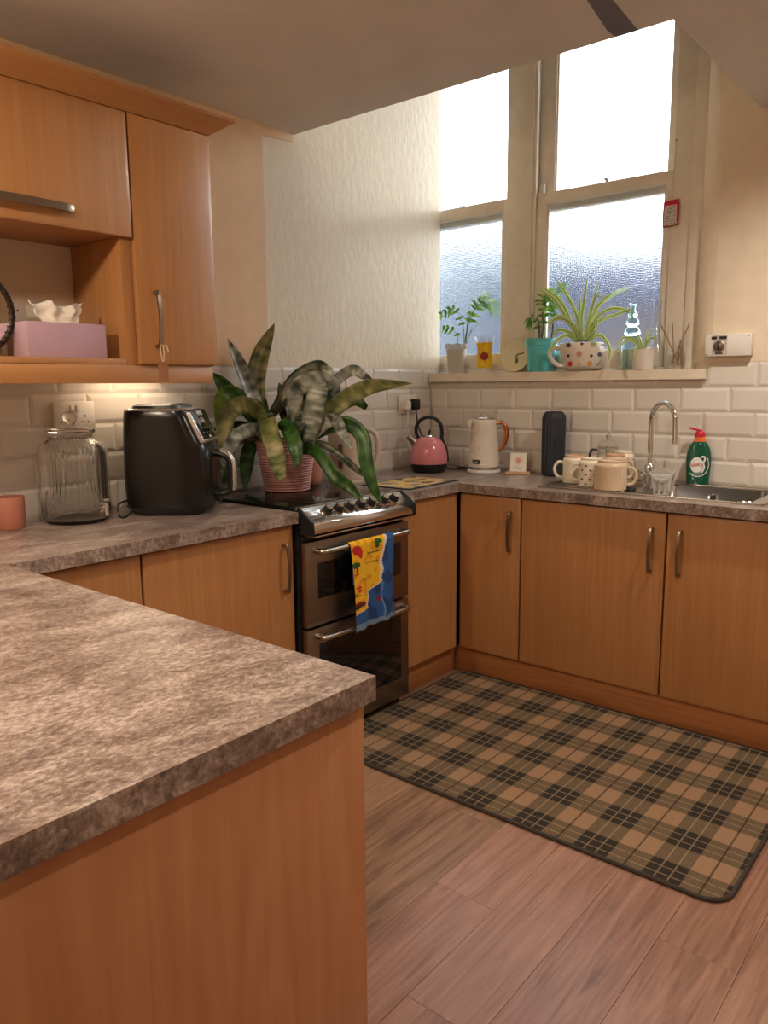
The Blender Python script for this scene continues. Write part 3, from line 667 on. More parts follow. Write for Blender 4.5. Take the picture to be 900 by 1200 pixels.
def oven_door(z0, z1, wz0, wz1, hz, hlen):
    d = put('oven_door', box((CX0+.004, -.622, z0), (CX1-.004, -.588, z1), .004), 'oven_steel', ck, True)
    put('oven_window', box((-1.553, -.6245, wz0), (-1.063, -.6205, wz1), .0018), 'black_glass', d, True)
    hx0, hx1 = -1.565, -1.055
    hbm = tube([(hx0, -.622, hz), (hx0, -.655, hz), (hx0+.02, -.668, hz), (hx0+.1, -.670, hz), (hx1-.1, -.670, hz), (hx1-.02, -.668, hz), (hx1, -.655, hz), (hx1, -.622, hz)], .0105, 60, 12)
    put('handle', hbm, 'steel_brushed', d, True); return d
oven_door(.482, .803, .585, .720, .770, .5)
oven_door(.040, .472, .13, .412, .445, .5)

# towel over the top handle --------------------------------------------------
t = thing('tea_towel', 'yellow and blue map print tea towel folded over the oven handle', 'towel', (-1.31, -.67, .78))
def towel_front(nx=84, nz=130, x0=-1.442, x1=-1.185, ztop=.787, zb=.448):
    bm = BM(); V = []
    for j in range(nz+1):
        s = j/nz; row = []
        for i in range(nx+1):
            u = i/nx
            shrink = 1-.10*math.sin(s*2.2); x = x0+(x1-x0)*(.5+(u-.5)*shrink)+.006*s
            fold = .006*math.sin(u*9+1.1*s)*s**.5+.004*math.sin(u*23+2*s+1)*s
            if s < .06: a = s/.06*math.pi/2; y = -.670-.0135*math.sin(a); z = .770+.0135*math.cos(a)+.0002
            else: y = -.6845-fold-.004*s; z = .770-(s-.06)/.94*(.770-zb)
            z -= .012*(1-u)*s
            row.append(bm.verts.new((x, y, z)))
        V.append(row)
    for j in range(nz):
        for i in range(nx): bm.faces.new((V[j][i], V[j][i+1], V[j+1][i+1], V[j+1][i]))
    return bm
def towel_col(co, back=False):
    u = (co.x+1.442+1.31-1.31)/.257; v = (co.z)
    return (1, 1, 1)
WO = WORLD[t.name].translation
def tcol(co):
    p = co+WO; u = (p.x+1.442)/.257; v = (.787-p.z)/.339     # u across, v down
    blue = srgb(40, 82, 140); navy = srgb(28, 58, 108); yel = srgb(236, 182, 28); org = srgb(222, 150, 26); wht = srgb(226, 214, 196)
    n = noise.noise(Vector((u*7, v*9, 1.3)))*.03
    if v < .30: e = .80-.35*v
    elif v < .52: e = .70-.05*(v-.3)/.2
    elif v < .62: e = .69-3.3*(v-.52)
    elif v < .80: e = .36+.02*math.sin(v*40)
    else: e = .37-(v-.80)*9
    e += n*1.6
    if v > .955: return srgb(110, 130, 156)
    if u < e-.025:
        c = yel if noise.noise(Vector((u*9, v*12, 4)))<.15 else org
        # small printed figures
        for (cu, cv, ru, rv, cc) in ((.12, .10, .10, .05, srgb(176, 34, 24)), (.20, .14, .05, .07, srgb(190, 40, 26)), (.10, .27, .09, .035, srgb(34, 84, 34)), (.12, .33, .02, .06, srgb(40, 60, 30)), (.10, .38, .06, .012, srgb(190, 60, 30)), (.62, .055, .09, .03, srgb(36, 96, 40)), (.60, .10, .05, .03, srgb(36, 80, 34)), (.15, .53, .07, .018, srgb(206, 50, 30)), (.17, .57, .05, .02, srgb(206, 60, 30)), (.10, .62, .10, .006, srgb(70, 50, 20)), (.16, .73, .14, .03, srgb(110, 24, 18)), (.10, .76, .08, .02, srgb(40, 26, 20)), (.08, .85, .06, .01, srgb(120, 30, 20)), (.28, .45, .04, .012, srgb(150, 110, 20))):
            if ((u-cu)/ru)**2+((v-cv)/rv)**2 < 1+.5*noise.noise(Vector((u*40, v*50, 2))): c = cc
        for (ua, ub, vv) in ((.36, .66, .165), (.30, .62, .275), (.02, .14, .60)):
            if ua < u < ub and abs(v-vv-.01*(u-.3)) < .0065 and noise.noise(Vector((u*90, v*30, 7))) > -.3: c = srgb(60, 44, 20)
        return c
    if u < e+.03: return wht
    c = blue if noise.noise(Vector((u*6, v*5, 9))) > -.1 else navy
    if ((u-.62)/.06)**2+((v-.735)/.03)**2 < 1+noise.noise(Vector((u*40, v*40, 1))): c = srgb(120, 40, 44)
    if abs(u-.62-.1*v+.02*math.sin(v*20)) < .012 and .4 < v < .95: c = srgb(96, 130, 172)
    return c
f = put('front_layer', towel_front(), 'towel_print', t, True, True); setcol(f, tcol)
f.modifiers.new('s', 'SOLIDIFY').thickness = .0025
bm = BM(); V = []
for j in range(21):
    s = j/20; a = min(s/.1, 1)*math.pi/2
    V.append([bm.verts.new((-1.40+.225*i/8, -.670+.0135*math.sin(a)+(.002 if s > .1 else 0)*math.sin(i), (.7702+.0135*math.cos(a)) if s <= .1 else .770-(s-.1)/.9*.16-.0004*i*i)) for i in range(9)])
for j in range(20):
    for i in range(8): bm.faces.new((V[j][i], V[j][i+1], V[j+1][i+1], V[j+1][i]))
f = put('back_layer', bm, 'towel_print', t, True, True); setcol(f, lambda co: srgb(44, 86, 140)); f.modifiers.new('s', 'SOLIDIFY').thickness = .0025
# rug
bm = BM(); rr = .07; cx0, cx1, cy0, cy1 = -1.556, -.562, -2.095, -.60; pts = []
for (qx, qy, a) in ((cx1-rr, cy1-rr, 0), (cx0+rr, cy1-rr, 90), (cx0+rr, cy0+rr, 180), (cx1-rr, cy0+rr, 270)):
    for k in range(9): an = R_(a+k*90/8); pts.append((qx+rr*math.cos(an), qy+rr*math.sin(an)))
rg = thing('rug', 'brown and black tartan plaid rug with a dark bound edge on the floor', 'rug', (-1.06, -1.34, 0))
put('pile', prism(pts, 2, .0005, .009), 'rug_plaid', rg, True)
ctr = Vector((-1.06, -1.3475)); ed = [(x, y, .0065) for x, y in pts]; ed.append(ed[0])
put('binding', tube(ed, .0065, 0, 8, closed=True, smooth=False), 'rug_binding', rg, True)
# ================================================================== THINGS ON THE LEFT WORKTOP
def rot_bm(bm, rz, loc): bm.transform(Matrix.Translation(loc) @ Matrix.Rotation(rz, 4, 'Z')); return bm
# terracotta candle cup
t = tag(put('candle_cup', lathe([(0, .0), (.044, .0), (.046, .004), (.047, .10), (.0455, .103), (.043, .10), (.042, .03), (0, .03)], 36, c=(-2.405, -.075, WT+.0005)), 'terracotta', loc=(-2.405, -.075, WT)), 'small plain terracotta cup standing beside the ribbed glass jar', 'cup')
# ribbed glass drinks dispenser
JX, JY = -2.205, -.128
t = thing('drinks_dispenser', 'ribbed clear glass drinks dispenser jar with a glass knob lid and tap', 'jar', (JX, JY, WT))
mod = lambda r, z, a: r*(1+(.03*math.cos(a*34) if .02 < z < .29 else 0)*min(1, max(0, (z-.02)/.04)))
out = [(0, .0), (.085, .0), (.098, .004), (.106, .014), (.108, .04), (.109, .12), (.110, .20), (.109, .228), (.103, .252), (.090, .268), (.074, .277), (.066, .281), (.066, .290), (.070, .293)]
inn = [(.066, .294), (.062, .290), (.062, .280), (.086, .264), (.099, .248), (.1045, .226), (.1052, .12), (.1035, .04), (.098, .016), (.06, .010), (0, .010)]
IN_ = set(inn)
put('jar_body', lathe(out+inn, 136, lambda r, z, a: r if (r, z) in IN_ else mod(r, z, a)), 'glass_jar', t)
put('lid', lathe([(0, .2945), (.060, .2945), (.071, .2955), (.0775, .303), (.0765, .311), (.066, .316), (.030, .321), (.016, .325), (.0135, .331), (.020, .340), (.0245, .351), (.023, .362), (.014, .370), (0, .372)], 40), 'glass_jar', t)
# spigot faces the camera a little to the right
ang = math.atan2(-.90, .25); d = Vector((math.cos(ang), math.sin(ang), 0)); p = d*.107
sp_ = tube([p+Vector((0, 0, .055)), p+d*.03+Vector((0, 0, .055))], .009, 3, 12); join(sp_, tube([p+d*.026+Vector((0, 0, .070)), p+d*.028+Vector((0, 0, .028))], .0075, 3, 12)); join(sp_, tube([p+d*.004+Vector((0, 0, .055)), p+d*.008+Vector((0, 0, .055))], .016, 2, 16))
q = d.cross(Vector((0, 0, 1))); join(sp_, tube([p+d*.026+Vector((0, 0, .078))-q*.014, p+d*.026+Vector((0, 0, .078))+q*.014], .005, 3, 8))
put('tap', sp_, 'chrome', t)
# sockets
def socket(name, x0, x1, z0, z1, label, switches=True, holes=True):
    t = thing(name, label, 'socket', ((x0+x1)/2, -.001, z0))
    put('plate', box((x0, -.0125, z0), (x1, -.001, z1), .003), 'white_plastic', t, True)
    for s in (-1, 1):
        cx = (x0+x1)/2+s*.038
        if holes:
            for (hx, hz, w, h) in ((0, .047, .0035, .008), (-.012, .027, .006, .004), (.012, .027, .006, .004)):
                put('pin_hole', box((cx+hx-w/2, -.0132, z0+hz-h/2), (cx+hx+w/2, -.0120, z0+hz+h/2)), 'black_plastic', t, True)
        if switches: put('switch', box(((x0+x1)/2+s*.011-.007, -.0175, z0+.062), ((x0+x1)/2+s*.011+.007, -.012, z0+.084), .002), 'white_plastic', t, True)
    return t
socket('wall_socket', -2.200, -2.047, 1.220, 1.317, 'white double wall socket with both outlets empty above the glass jar')
socket('wall_socket', -.300, -.148, 1.214, 1.312, 'white double wall socket in use above the pink kettle', True, False)
# air fryer ---------------------------------------------------------------
AX, AY = -1.868, -.205; AF = R_(-52)   # front direction
t = thing('air_fryer', 'black upright air fryer with silver trim, control panel and basket handle', 'air fryer', (AX, AY, WT), AF+math.pi/2)  # local -y = front
def sect(z, hw, fr, bk, n=36, p=4.2):
    out = []
    for k in range(n):
        a = 2*math.pi*k/n; c, s = math.cos(a), math.sin(a); x = math.copysign(abs(c)**(2/p), c)*hw; y = math.copysign(abs(s)**(2/p), s); y = y*(bk if y > 0 else fr); out.append((x, y, z))
    return out
def loft(S, cap=True):
    bm = BM(); Rr = [[bm.verts.new(p) for p in s] for s in S]; n = len(S[0])
    for A, B in zip(Rr, Rr[1:]):
        for k in range(n): bm.faces.new((A[k], A[(k+1) % n], B[(k+1) % n], B[k]))
    if cap: bm.faces.new(Rr[0][::-1]); bm.faces.new(Rr[-1])
    return bm
put('base', loft([sect(z, a, b, c) for z, a, b, c in ((.0, .112, .120, .120), (.006, .122, .132, .130), (.030, .132, .146, .140))]), 'black_matte', t)
put('shell', loft([sect(z, a, b, c) for z, a, b, c in ((.0305, .136, .150, .143), (.045, .140, .154, .147), (.12, .143, .156, .150), (.20, .142, .153, .149), (.240, .141, .150, .148), (.262, .139, .140, .147), (.300, .137, .122, .146), (.340, .134, .104, .144), (.362, .131, .094, .142), (.372, .126, .088, .137))]), 'charcoal_satin', t)
put('top_trim', loft([sect(z, a, b, c) for z, a, b, c in ((.3665, .1305, .0935, .1415), (.370, .1325, .0955, .1435), (.3745, .128, .090, .139))]), 'silver_plastic', t)
put('top_lid', loft([sect(z, a, b, c) for z, a, b, c in ((.375, .112, .066, .116), (.384, .110, .062, .112), (.388, .098, .054, .10))]), 'black_plastic', t)
for k in range(6): put('top_vent', box((-.085, -.03+k*.022, .388), (.085, -.022+k*.022, .3905), .001), 'silver_plastic', t)
# sloped control panel: from (y=-.146,z=.262) to (y=-.094,z=.362)
a0 = Vector((0, -.1455, .252)); a1 = Vector((0, -.0945, .364)); up = (a1-a0).normalized(); nn = Vector((0, -up.z, up.y)); mid = (a0+a1)/2
mwl = Matrix(((1, 0, 0, mid.x), (0, up.y, nn.y, mid.y), (0, up.z, nn.z, mid.z), (0, 0, 0, 1)))
b_ = box((-.106, -.060, -.012), (.106, .060, .0055), .006, 3); b_.transform(mwl); pnl = put('control_panel', b_, 'silver_plastic', t)
b_ = box((-.097, -.050, .0), (.097, .064, .0075), .004, 3); b_.transform(mwl); put('panel_face', b_, 'black_glass', pnl)
for i in range(4):
    for j in range(2):
        b_ = box((-.070+i*.040, -.030+j*.020, .0074), (-.050+i*.040, -.024+j*.020, .0080)); b_.transform(mwl); put('panel_key', b_, 'oven_steel', pnl)
b_ = box((-.022, .012, .0074), (.022, .030, .0081)); b_.transform(mwl); put('display', b_, 'silver_plastic', pnl)
b_ = box((-.012, -.046, .0074), (.012, -.037, .0082), .0003, 1); b_.transform(mwl); put('power_key', b_, 'white_plastic', pnl)
text('NINJA', .026, 'label_white', pnl, WORLD[t.name] @ mwl @ Matrix.Translation((0, .048, .0078)))
# basket front + handle
put('basket_front', loft([sect(z, a, b, 0.01) for z, a, b in ((.048, .112, .1585), (.052, .118, .1605), (.12, .120, .1620), (.19, .119, .1600), (.228, .117, .1550), (.232, .112, .1530))]), 'charcoal_satin', t)
hd = tube([(0, -.150, .214), (0, -.190, .205), (0, -.212, .180), (0, -.214, .120), (0, -.208, .075), (0, -.150, .062)], .0135, 30, 12); 
for v in hd.verts: v.co.x *= 1.5
hdo = put('basket_handle', hd, 'black_plastic', t)
hd = tube([(0, -.180, .2215), (0, -.206, .2055), (0, -.222, .180), (0, -.2255, .125), (0, -.221, .078)], .010, 24, 10)
for v in hd.verts: v.co.x *= 1.55
put('handle_trim', hd, 'silver_plastic', hdo)
for (fx, fy) in ((-.08, -.09), (.08, -.09), (-.08, .09), (.08, .09)): put('foot', lathe([(0, -.0), (.012, -.0), (.012, .006), (0, .006)], 12, c=(fx, fy, -.0001)), 'black_matte', t)
put('power_cord', tube([(-.05, .145, .05), (-.11, .165, .04), (-.15, .15, .008), (-.175, .12, .006), (-.185, .09, .03), (-.2, .10, .05)], .004, 30, 8), 'black_plastic', t)
# ================================================================== NICHE
ty = -.235
t = thing('tissue_box', 'lilac cardboard tissue box with a white tissue pulled up', 'tissue box', (-2.275, ty, 1.4562))
put('carton', rot_bm(box((-.125, -.055, 0), (.125, .055, .105), .003), R_(-3), (0, 0, .0002)), 'tissue_lilac', t)
put('opening', rot_bm(box((-.08, -.02, .105), (.08, .02, .1058)), R_(-3), (0, 0, .0002)), 'tissue_paper', t)
bm = BM(); V = []
for j in range(13):
    s = j/12; row = []
    for i in range(25):
        u = i/24-.5; w = .115+.075*s; fl_ = math.sin(u*17)*.012*s+math.sin(u*31+1)*.005*s
        row.append(bm.verts.new((u*w+.004*math.sin(j), fl_+.006*math.sin(s*7+u*5)+.012*s*s, .105+.072*s-.016*s*abs(math.sin(u*6+.7))+(.008*s if i in (0, 24) else 0))))
    V.append(row)
for j in range(12):
    for i in range(24): bm.faces.new((V[j][i], V[j][i+1], V[j+1][i+1], V[j+1][i]))
o = put('tissue', bm, 'tissue_paper', t, False, True); o.modifiers.new('s', 'SOLIDIFY').thickness = .0012
t = thing('small_white_box', 'small off-white plastic box with two dark holes behind the tissue box', 'box', (-2.345, -.08, 1.4562))
put('case', box((-.035, -.02, .0002), (.035, .02, .175), .004), 'white_plastic', t)
for dx_ in (-.012, .008): put('hole', lathe([(0, -.0005), (.0035, -.0005), (.0035, .0005), (0, .0005)], 10), 'black_plastic', t).matrix_local = Matrix.Translation((dx_, -.0202, .15)) @ Matrix.Rotation(math.pi/2, 4, 'X')
mc = un(-33, 376, 'Y', -.19); mr = .118
t = thing('round_mirror', 'round mirror in a dark twisted frame standing in the open niche', 'mirror', (mc.x, -.19, 1.4562))
mz = 1.4562; cz = mr+.012
ring = [(mr*math.cos(R_(a*10)), 0, cz+mr*math.sin(R_(a*10))) for a in range(37)]
fr_ = tube(ring, .0095, 108, 10, closed=True)
for k in range(36):
    a = R_(k*10); join(fr_, tube([((mr-.008)*math.cos(a), -.010, cz+(mr-.008)*math.sin(a)), ((mr+.006)*math.cos(a+.09), -.012, cz+(mr+.002)*math.sin(a+.09))], .0022, 2, 6))
put('frame', fr_, 'mirror_frame', t)
g_ = lathe([(0, 0), (mr, 0), (mr, .004), (0, .004)], 48); g_.transform(Matrix.Translation((0, .002, cz)) @ Matrix.Rotation(math.pi/2, 4, 'X')); put('glass', g_, 'mirror', t)
put('stand', tube([(0, .006, cz+.04), (0, .06, .004)], .004, 2, 8), 'mirror_frame', t)
# gift tag on the wall cabinet handle
t = thing('hanging_tag', 'brown card gift tag hanging by twine from the wall cabinet handle', 'tag', (-1.99, -.352, 1.494))
put('twine_loop', tube([(-.003, -.003, .012), (-.007, -.007, -.01), (-.002, -.006, -.042), (.003, -.006, -.045), (.006, -.007, -.015), (.004, -.003, .012)], .0015, 24, 6), 'twine', t)
put('twine_tail', tube([(.004, -.008, .004), (.012, -.012, .006), (.018, -.012, -.006), (.020, -.011, -.016)], .0015, 12, 6), 'twine', t)
o = put('card', prism([(-.015, -.046), (-.019, -.051), (-.019, -.112), (.019, -.112), (.019, -.051), (.015, -.046)], 1, -.0072, -.0056), 'tag_brown', t)

# ================================================================== BIG PLANT ON THE HOB
PXC, PYC = -1.285, -.185; HZ = .9292
t = thing('potted_plant', 'large bromeliad with long mottled strap leaves in a ribbed pink pot on the hob', 'plant', (PXC, PYC, HZ))
pr_ = []
nr = 20
for k in range(nr*4+1):
    z = .002+.208*k/(nr*4); base_r = .094+.034*(k/(nr*4)); pr_.append((base_r+.0028*math.sin(k*math.pi/2), z))
pot = lathe([(0, 0), (.090, 0)]+pr_+[(.131, .214), (.124, .214), (.120, .19), (0, .19)], 56); put('pot', pot, 'pot_pink', t)
put('soil', lathe([(0, .197), (.06, .199), (.119, .194), (.119, .188), (0, .188)], 32), 'soil', t)
D0 = dep((PXC, PYC, 1.15))
BANDS = {'leaf_mottled': (srgb(58, 76, 34), srgb(128, 132, 76), srgb(196, 178, 128)), 'leaf_silver': (srgb(58, 68, 54), srgb(148, 152, 136), srgb(222, 222, 208)), 'leaf_dark': (srgb(24, 36, 24), srgb(60, 72, 48), srgb(134, 130, 100)), 'leaf_green': (srgb(26, 62, 24), srgb(54, 100, 38), srgb(104, 142, 66))}
def keep(p):
    # slide a point along its line of sight until it is clear of the wall, worktop and hob
    for _ in range(60):
        if p.y > -.05 or (p.z < .938 and p.y > -.60 and p.x > CX0) or (p.z < WT+.012 and p.y > -.61): p = p+(CAM-p)*.006
    return p
def leaf(pts, w, mat, twist=0, fold=.25, n=18, parent=None, name='leaf', depth=None, colfn=None, tip=1.0, solid=.0012, base=.55):
    """pts: (px, py, towards-camera offset m); w: half width m"""
    dd = depth or D0
    if depth is None and mat in BANDS:
        c1, c2, c3 = BANDS[mat]; sd0 = random.uniform(0, 50); n = 44; mat = 'leaf_banded'
        def colfn(s, k):
            v = .5+.75*noise.noise(Vector((s*16+sd0, k*.35, sd0)))+.35*noise.noise(Vector((s*70+sd0, k*.8, 3)))-.16*(k in (0, 4))
            v = min(1, max(0, v)); a, b2, t_ = (c1, c2, v*2) if v < .5 else (c2, c3, v*2-1)
            return tuple(x+(y-x)*t_ for x, y in zip(a, b2))
    P3 = [keep(PX(a, b_, dd-c)) if depth is None else PX(a, b_, dd-c) for a, b_, c in pts]; P = cr(P3, n); bm = BM(); rows = []
    for i, p in enumerate(P):
        s = i/n; T = (P[min(i+1, n)]-P[max(i-1, 0)]).normalized(); view = (CAM-p).normalized()
        S = T.cross(view)
        if S.length < .05: S = T.cross(Vector((0, 0, 1)))
        S.normalize(); Nn = S.cross(T).normalized(); tw = twist if not isinstance(twist, (list, tuple)) else twist[0]+(twist[1]-twist[0])*s
        S2 = S*math.cos(tw)+Nn*math.sin(tw); N2 = S2.cross(T)
        ww = w*(base+(1-base)*min(1, s/.3))*(1-max(0, (s-.55)/.45)**2.2*tip)
        rows.append([bm.verts.new(p+S2*(ww*q)-N2*(abs(q)**1.5*ww*fold*-1)) for q in (-1, -.5, 0, .5, 1)])
    for A, B in zip(rows, rows[1:]):
        for k in range(4): bm.faces.new((A[k], A[k+1], B[k+1], B[k]))
    o = put(name, bm, mat, parent or t, True, True)
    if solid: o.modifiers.new('s', 'SOLIDIFY').thickness = solid
    if colfn:
        ca = o.data.color_attributes.new('Col', 'FLOAT_COLOR', 'POINT')
        for i in range(len(o.data.vertices)): ca.data[i].color = (*colfn(i//5/n, i % 5), 1)
    return o
# upright and left-hand leaves
leaf([(305, 500, 0), (300, 460, 0), (305, 420, -.01), (322, 378, -.02)], .040, 'leaf_mottled', .2, .3)
leaf([(308, 505, .02), (296, 470, .03), (281, 432, .04), (266, 396, .04)], .034, 'leaf_silver', -.6, .5)
leaf([(306, 505, -.02), (290, 478, -.04), (283, 455, -.05)], .026, 'leaf_lime', .2, .2)
leaf([(306, 505, -.03), (298, 466, -.05), (286, 432, -.07)], .03, 'leaf_mottled', .5, .3)
leaf([(308, 508, .03), (285, 476, .05), (262, 452, .06), (248, 436, .06)], .030, 'leaf_green', -.2, .3)
leaf([(312, 505, .05), (303, 484, .11), (283, 474, .16), (266, 486, .19), (262, 515, .20), (268, 540, .20)], .036, 'leaf_mottled', .1, .2)
leaf([(308, 506, .02), (285, 470, 0), (266, 460, -.03), (258, 480, -.05), (258, 520, -.05)], .032, 'leaf_lime', .2, .2)
leaf([(310, 512, .04), (290, 498, .1), (270, 497, .14), (246, 505, .16)], .019, 'leaf_dark', .7, .3)
leaf([(310, 515, .06), (300, 503, .12), (278, 510, .19), (264, 535, .22), (262, 548, .22)], .028, 'leaf_silver', .2, .3)
leaf([(308, 514, .04), (284, 515, .12), (264, 528, .16), (250, 542, .17)], .018, 'leaf_dark', .6, .2)
leaf([(305, 514, .03), (282, 508, .10), (268, 525, .15), (262, 560, .16), (258, 592, .15)], .028, 'leaf_dark', .1, .2, base=.3)
leaf([(310, 515, -.03), (300, 508, -.05), (291, 530, -.06), (288, 552, -.06), (287, 572, -.05)], .030, 'leaf_green', .1, .2, tip=.8, base=.3)
# centre front, drooping over the rim
leaf([(318, 500, .06), (312, 490, .12), (320, 520, .19), (326, 545, .20), (330, 564, .20)], .036, 'leaf_mottled', 0, .2, tip=.7)
leaf([(316, 505, .05), (300, 478, .10), (284, 473, .13)], .036, 'leaf_dark', .3, .4, tip=.6)
leaf([(330, 505, .06), (336, 500, .12), (346, 520, .18), (349, 546, .19)], .032, 'leaf_green', -.2, .3, tip=.7)
leaf([(328, 500, .05), (338, 502, .11), (352, 498, .14), (345, 512, .15)], .022, 'leaf_dark', .4, .3)
leaf([(312, 498, .03), (330, 470, .05), (348, 444, .06), (372, 431, .06), (381, 440, .05), (382, 470, .04)], .030, 'leaf_dark', .5, .4)
leaf([(338, 508, 0), (332, 482, 0), (330, 460, -.02), (327, 448, -.02)], .018, 'leaf_dark', .2, .3)
leaf([(320, 505, 0), (312, 485, -.02), (310, 464, -.03)], .016, 'leaf_green', .2, .3)
# centre right rosette
leaf([(348, 510, .02), (346, 480, .04), (345, 462, .06), (366, 448, .08), (390, 452, .06), (393, 470, .04)], .044, 'leaf_silver', .2, .2)
leaf([(352, 512, .06), (345, 478, .10), (348, 455, .11), (372, 446, .1), (384, 436, .08), (372, 430, .04)], .034, 'leaf_silver', -.2, .4)
leaf([(362, 520, .10), (366, 490, .14), (372, 462, .16), (376, 447, .14)], .040, 'leaf_silver', .1, .2, tip=.5)
leaf([(352, 518, .04), (350, 490, .06), (356, 466, .06), (364, 450, .05)], .040, 'leaf_mottled', .1, .3, tip=.4)
leaf([(352, 520, .02), (372, 490, .02), (392, 468, .0), (398, 457, -.02)], .042, 'leaf_green', -.2, .3, tip=.5)
leaf([(356, 522, .05), (378, 492, .08), (404, 468, .08), (436, 453, .06), (484, 449, .03)], .036, 'leaf_mottled', .0, .3)
leaf([(362, 505, -.02), (378, 466, -.04), (398, 444, -.06), (414, 435, -.06), (426, 441, -.06), (440, 448, -.06)], .026, 'leaf_silver', .4, .4)
leaf([(365, 516, -.02), (392, 484, -.04), (414, 470, -.05), (430, 478, -.04)], .024, 'leaf_green', .2, .3, tip=.5)
leaf([(352, 524, .06), (376, 505, .10), (404, 496, .14), (424, 510, .17), (429, 540, .18), (438, 572, .18), (449, 592, .17)], .030, 'leaf_green', -.1, .3)
leaf([(356, 522, .08), (384, 496, .13), (393, 492, .15), (402, 510, .17), (414, 528, .17)], .024, 'leaf_silver', .3, .3)
leaf([(350, 526, .06), (374, 520, .11), (398, 534, .14), (420, 552, .15), (432, 560, .15)], .015, 'leaf_dark', .3, .3)
leaf([(350, 526, .08), (372, 530, .13), (392, 556, .17), (412, 572, .18), (428, 590, .18)], .027, 'leaf_green', -.3, .4)
leaf([(345, 520, .05), (340, 495, .08), (352, 486, .1), (374, 500, .12)], .022, 'leaf_dark', .4, .3)
# small cup behind the pot
tag(put('small_cup', lathe([(0, 0), (.030, 0), (.038, .010), (.041, .03), (.041, .085), (.038, .104), (.035, .106), (.034, .10), (.036, .03), (0, .02)], 32, c=(-1.075, -.13, HZ+.0003)), 'blush_ceramic', loc=(-1.075, -.13, HZ)), 'small blush pink ceramic cup on the hob behind the big plant pot', 'cup')
# ================================================================== THINGS ON THE WINDOW-SIDE WORKTOP
def atpx(px, X, py=555): return un(px, py, 'X', X).y
def sz(px, p): return px*dep(p)/FPX          # pixels -> metres at a point
# jug kettle behind the plant
KX, KY = -.870, -.150
t = thing('jug_kettle', 'pale beige plastic jug kettle with a grey water window behind the plant', 'kettle', (KX, KY, WT+.0005), R_(-50))   # local +x = handle side
put('base', lathe([(0, 0), (.078, 0), (.080, .006), (.076, .018), (0, .018)], 36), 'beige_plastic', t)
def jug(r, z, a): return r*(1+.10*max(0, math.cos(a-math.pi))**6*(z/.25))
put('body', lathe([(0, .019), (.074, .019), (.077, .03), (.078, .10), (.080, .18), (.081, .225), (.078, .238), (.060, .248), (.02, .252), (0, .252)], 40, jug), 'beige_plastic', t)
put('handle', tube([(.066, 0, .238), (.105, 0, .242), (.135, 0, .222), (.146, 0, .17), (.140, 0, .11), (.118, 0, .062), (.085, 0, .050), (.070, 0, .055)], .0125, 40, 12), 'beige_plastic', t)
w_ = box((-.013, -.004, .07), (.013, .004, .185), .0035, 3); w_.transform(Matrix.Rotation(R_(-18), 4, 'Z') @ Matrix.Translation((0, -.0785, 0))); put('water_window', w_, 'oven_steel', t)
# mat with yellow and black print
c = un(486, 567.5, 'Z', WT)
t = thing('printed_mat', 'flat yellow and black picture printed place mat on the worktop beside the cooker', 'mat', (-.72, -.415, WT+.0003), R_(3))
put('backing', box((-.205, -.135, 0), (.205, .135, .004), .001), 'black_matte', t)
bm = BM(); nx, ny = 90, 60; V = [[bm.verts.new((-.198+.396*i/nx, -.128+.256*j/ny, .0044)) for i in range(nx+1)] for j in range(ny+1)]
for j in range(ny):
    for i in range(nx): bm.faces.new((V[j][i], V[j][i+1], V[j+1][i+1], V[j+1][i]))
def matcol(co):
    u, v = co.x/.198, co.y/.128
    if abs(u) > .95 or abs(v) > .93: return srgb(70, 48, 24)
    n1 = noise.noise(Vector((co.x*16, co.y*22, 3))); n2 = noise.noise(Vector((co.x*60, co.y*60, 8)))
    if n1 > .22: return srgb(52, 42, 30)
    if n1 > .12: return srgb(188, 178, 160)
    if n2 > .35: return srgb(96, 70, 30)
    return srgb(226, 178, 84) if n1 > -.25 else srgb(206, 190, 156)
setcol(put('print', bm, 'print_satin', t), matcol)
# pink dome kettle
KX, KY = -.300, -.205
t = thing('dome_kettle', 'glossy pink dome kettle with a black hoop handle and black base', 'kettle', (KX, KY, WT+.0005), R_(-50))   # local x = screen right
put('base', lathe([(0, 0), (.078, 0), (.085, .005), (.093, .030), (.0955, .046), (0, .046)], 44), 'black_plastic', t)
put('body', lathe([(0, .0465), (.0965, .0465), (.0968, .060), (.0955, .085), (.092, .108), (.085, .132), (.074, .154), (.060, .170), (.044, .181), (.040, .183), (0, .183)], 48), 'pink_enamel', t)
put('lid', lathe([(.039, .1835), (.040, .186), (.030, .191), (.012, .195), (0, .195)], 32), 'chrome', t)
put('lid_knob', tube([(0, 0, .194), (.002, 0, .206), (.006, 0, .218)], .0055, 6, 10), 'black_plastic', t)
hp = [(-.052, 0, .176)]+[(-.004+.066*math.cos(R_(a)), 0, .215+.066*math.sin(R_(a))) for a in range(190, -41, -23)]+[(.056, 0, .164)]
hp = [(-.050, 0, .172), (-.064, 0, .20), (-.062, 0, .24), (-.040, 0, .270), (0, 0, .283), (.038, 0, .272), (.062, 0, .242), (.068, 0, .20), (.064, 0, .160)]
put('hoop_handle', tube(hp, .0095, 50, 12), 'black_plastic', t)
put('handle_strip', tube([(.066, 0, .172), (.080, 0, .150), (.092, 0, .115), (.0985, 0, .07), (.098, 0, .052)], .006, 20, 10), 'black_plastic', t)
put('spout', tube([(-.066, 0, .145), (-.088, 0, .168), (-.108, 0, .186)], lambda s: .021-.006*s, 10, 16), 'oven_steel', t)
b_ = box((-.016, -.0972, .064), (.016, -.0955, .0665)); b_.transform(Matrix.Rotation(R_(15), 4, 'Z')); put('badge', b_, 'oven_steel', t)
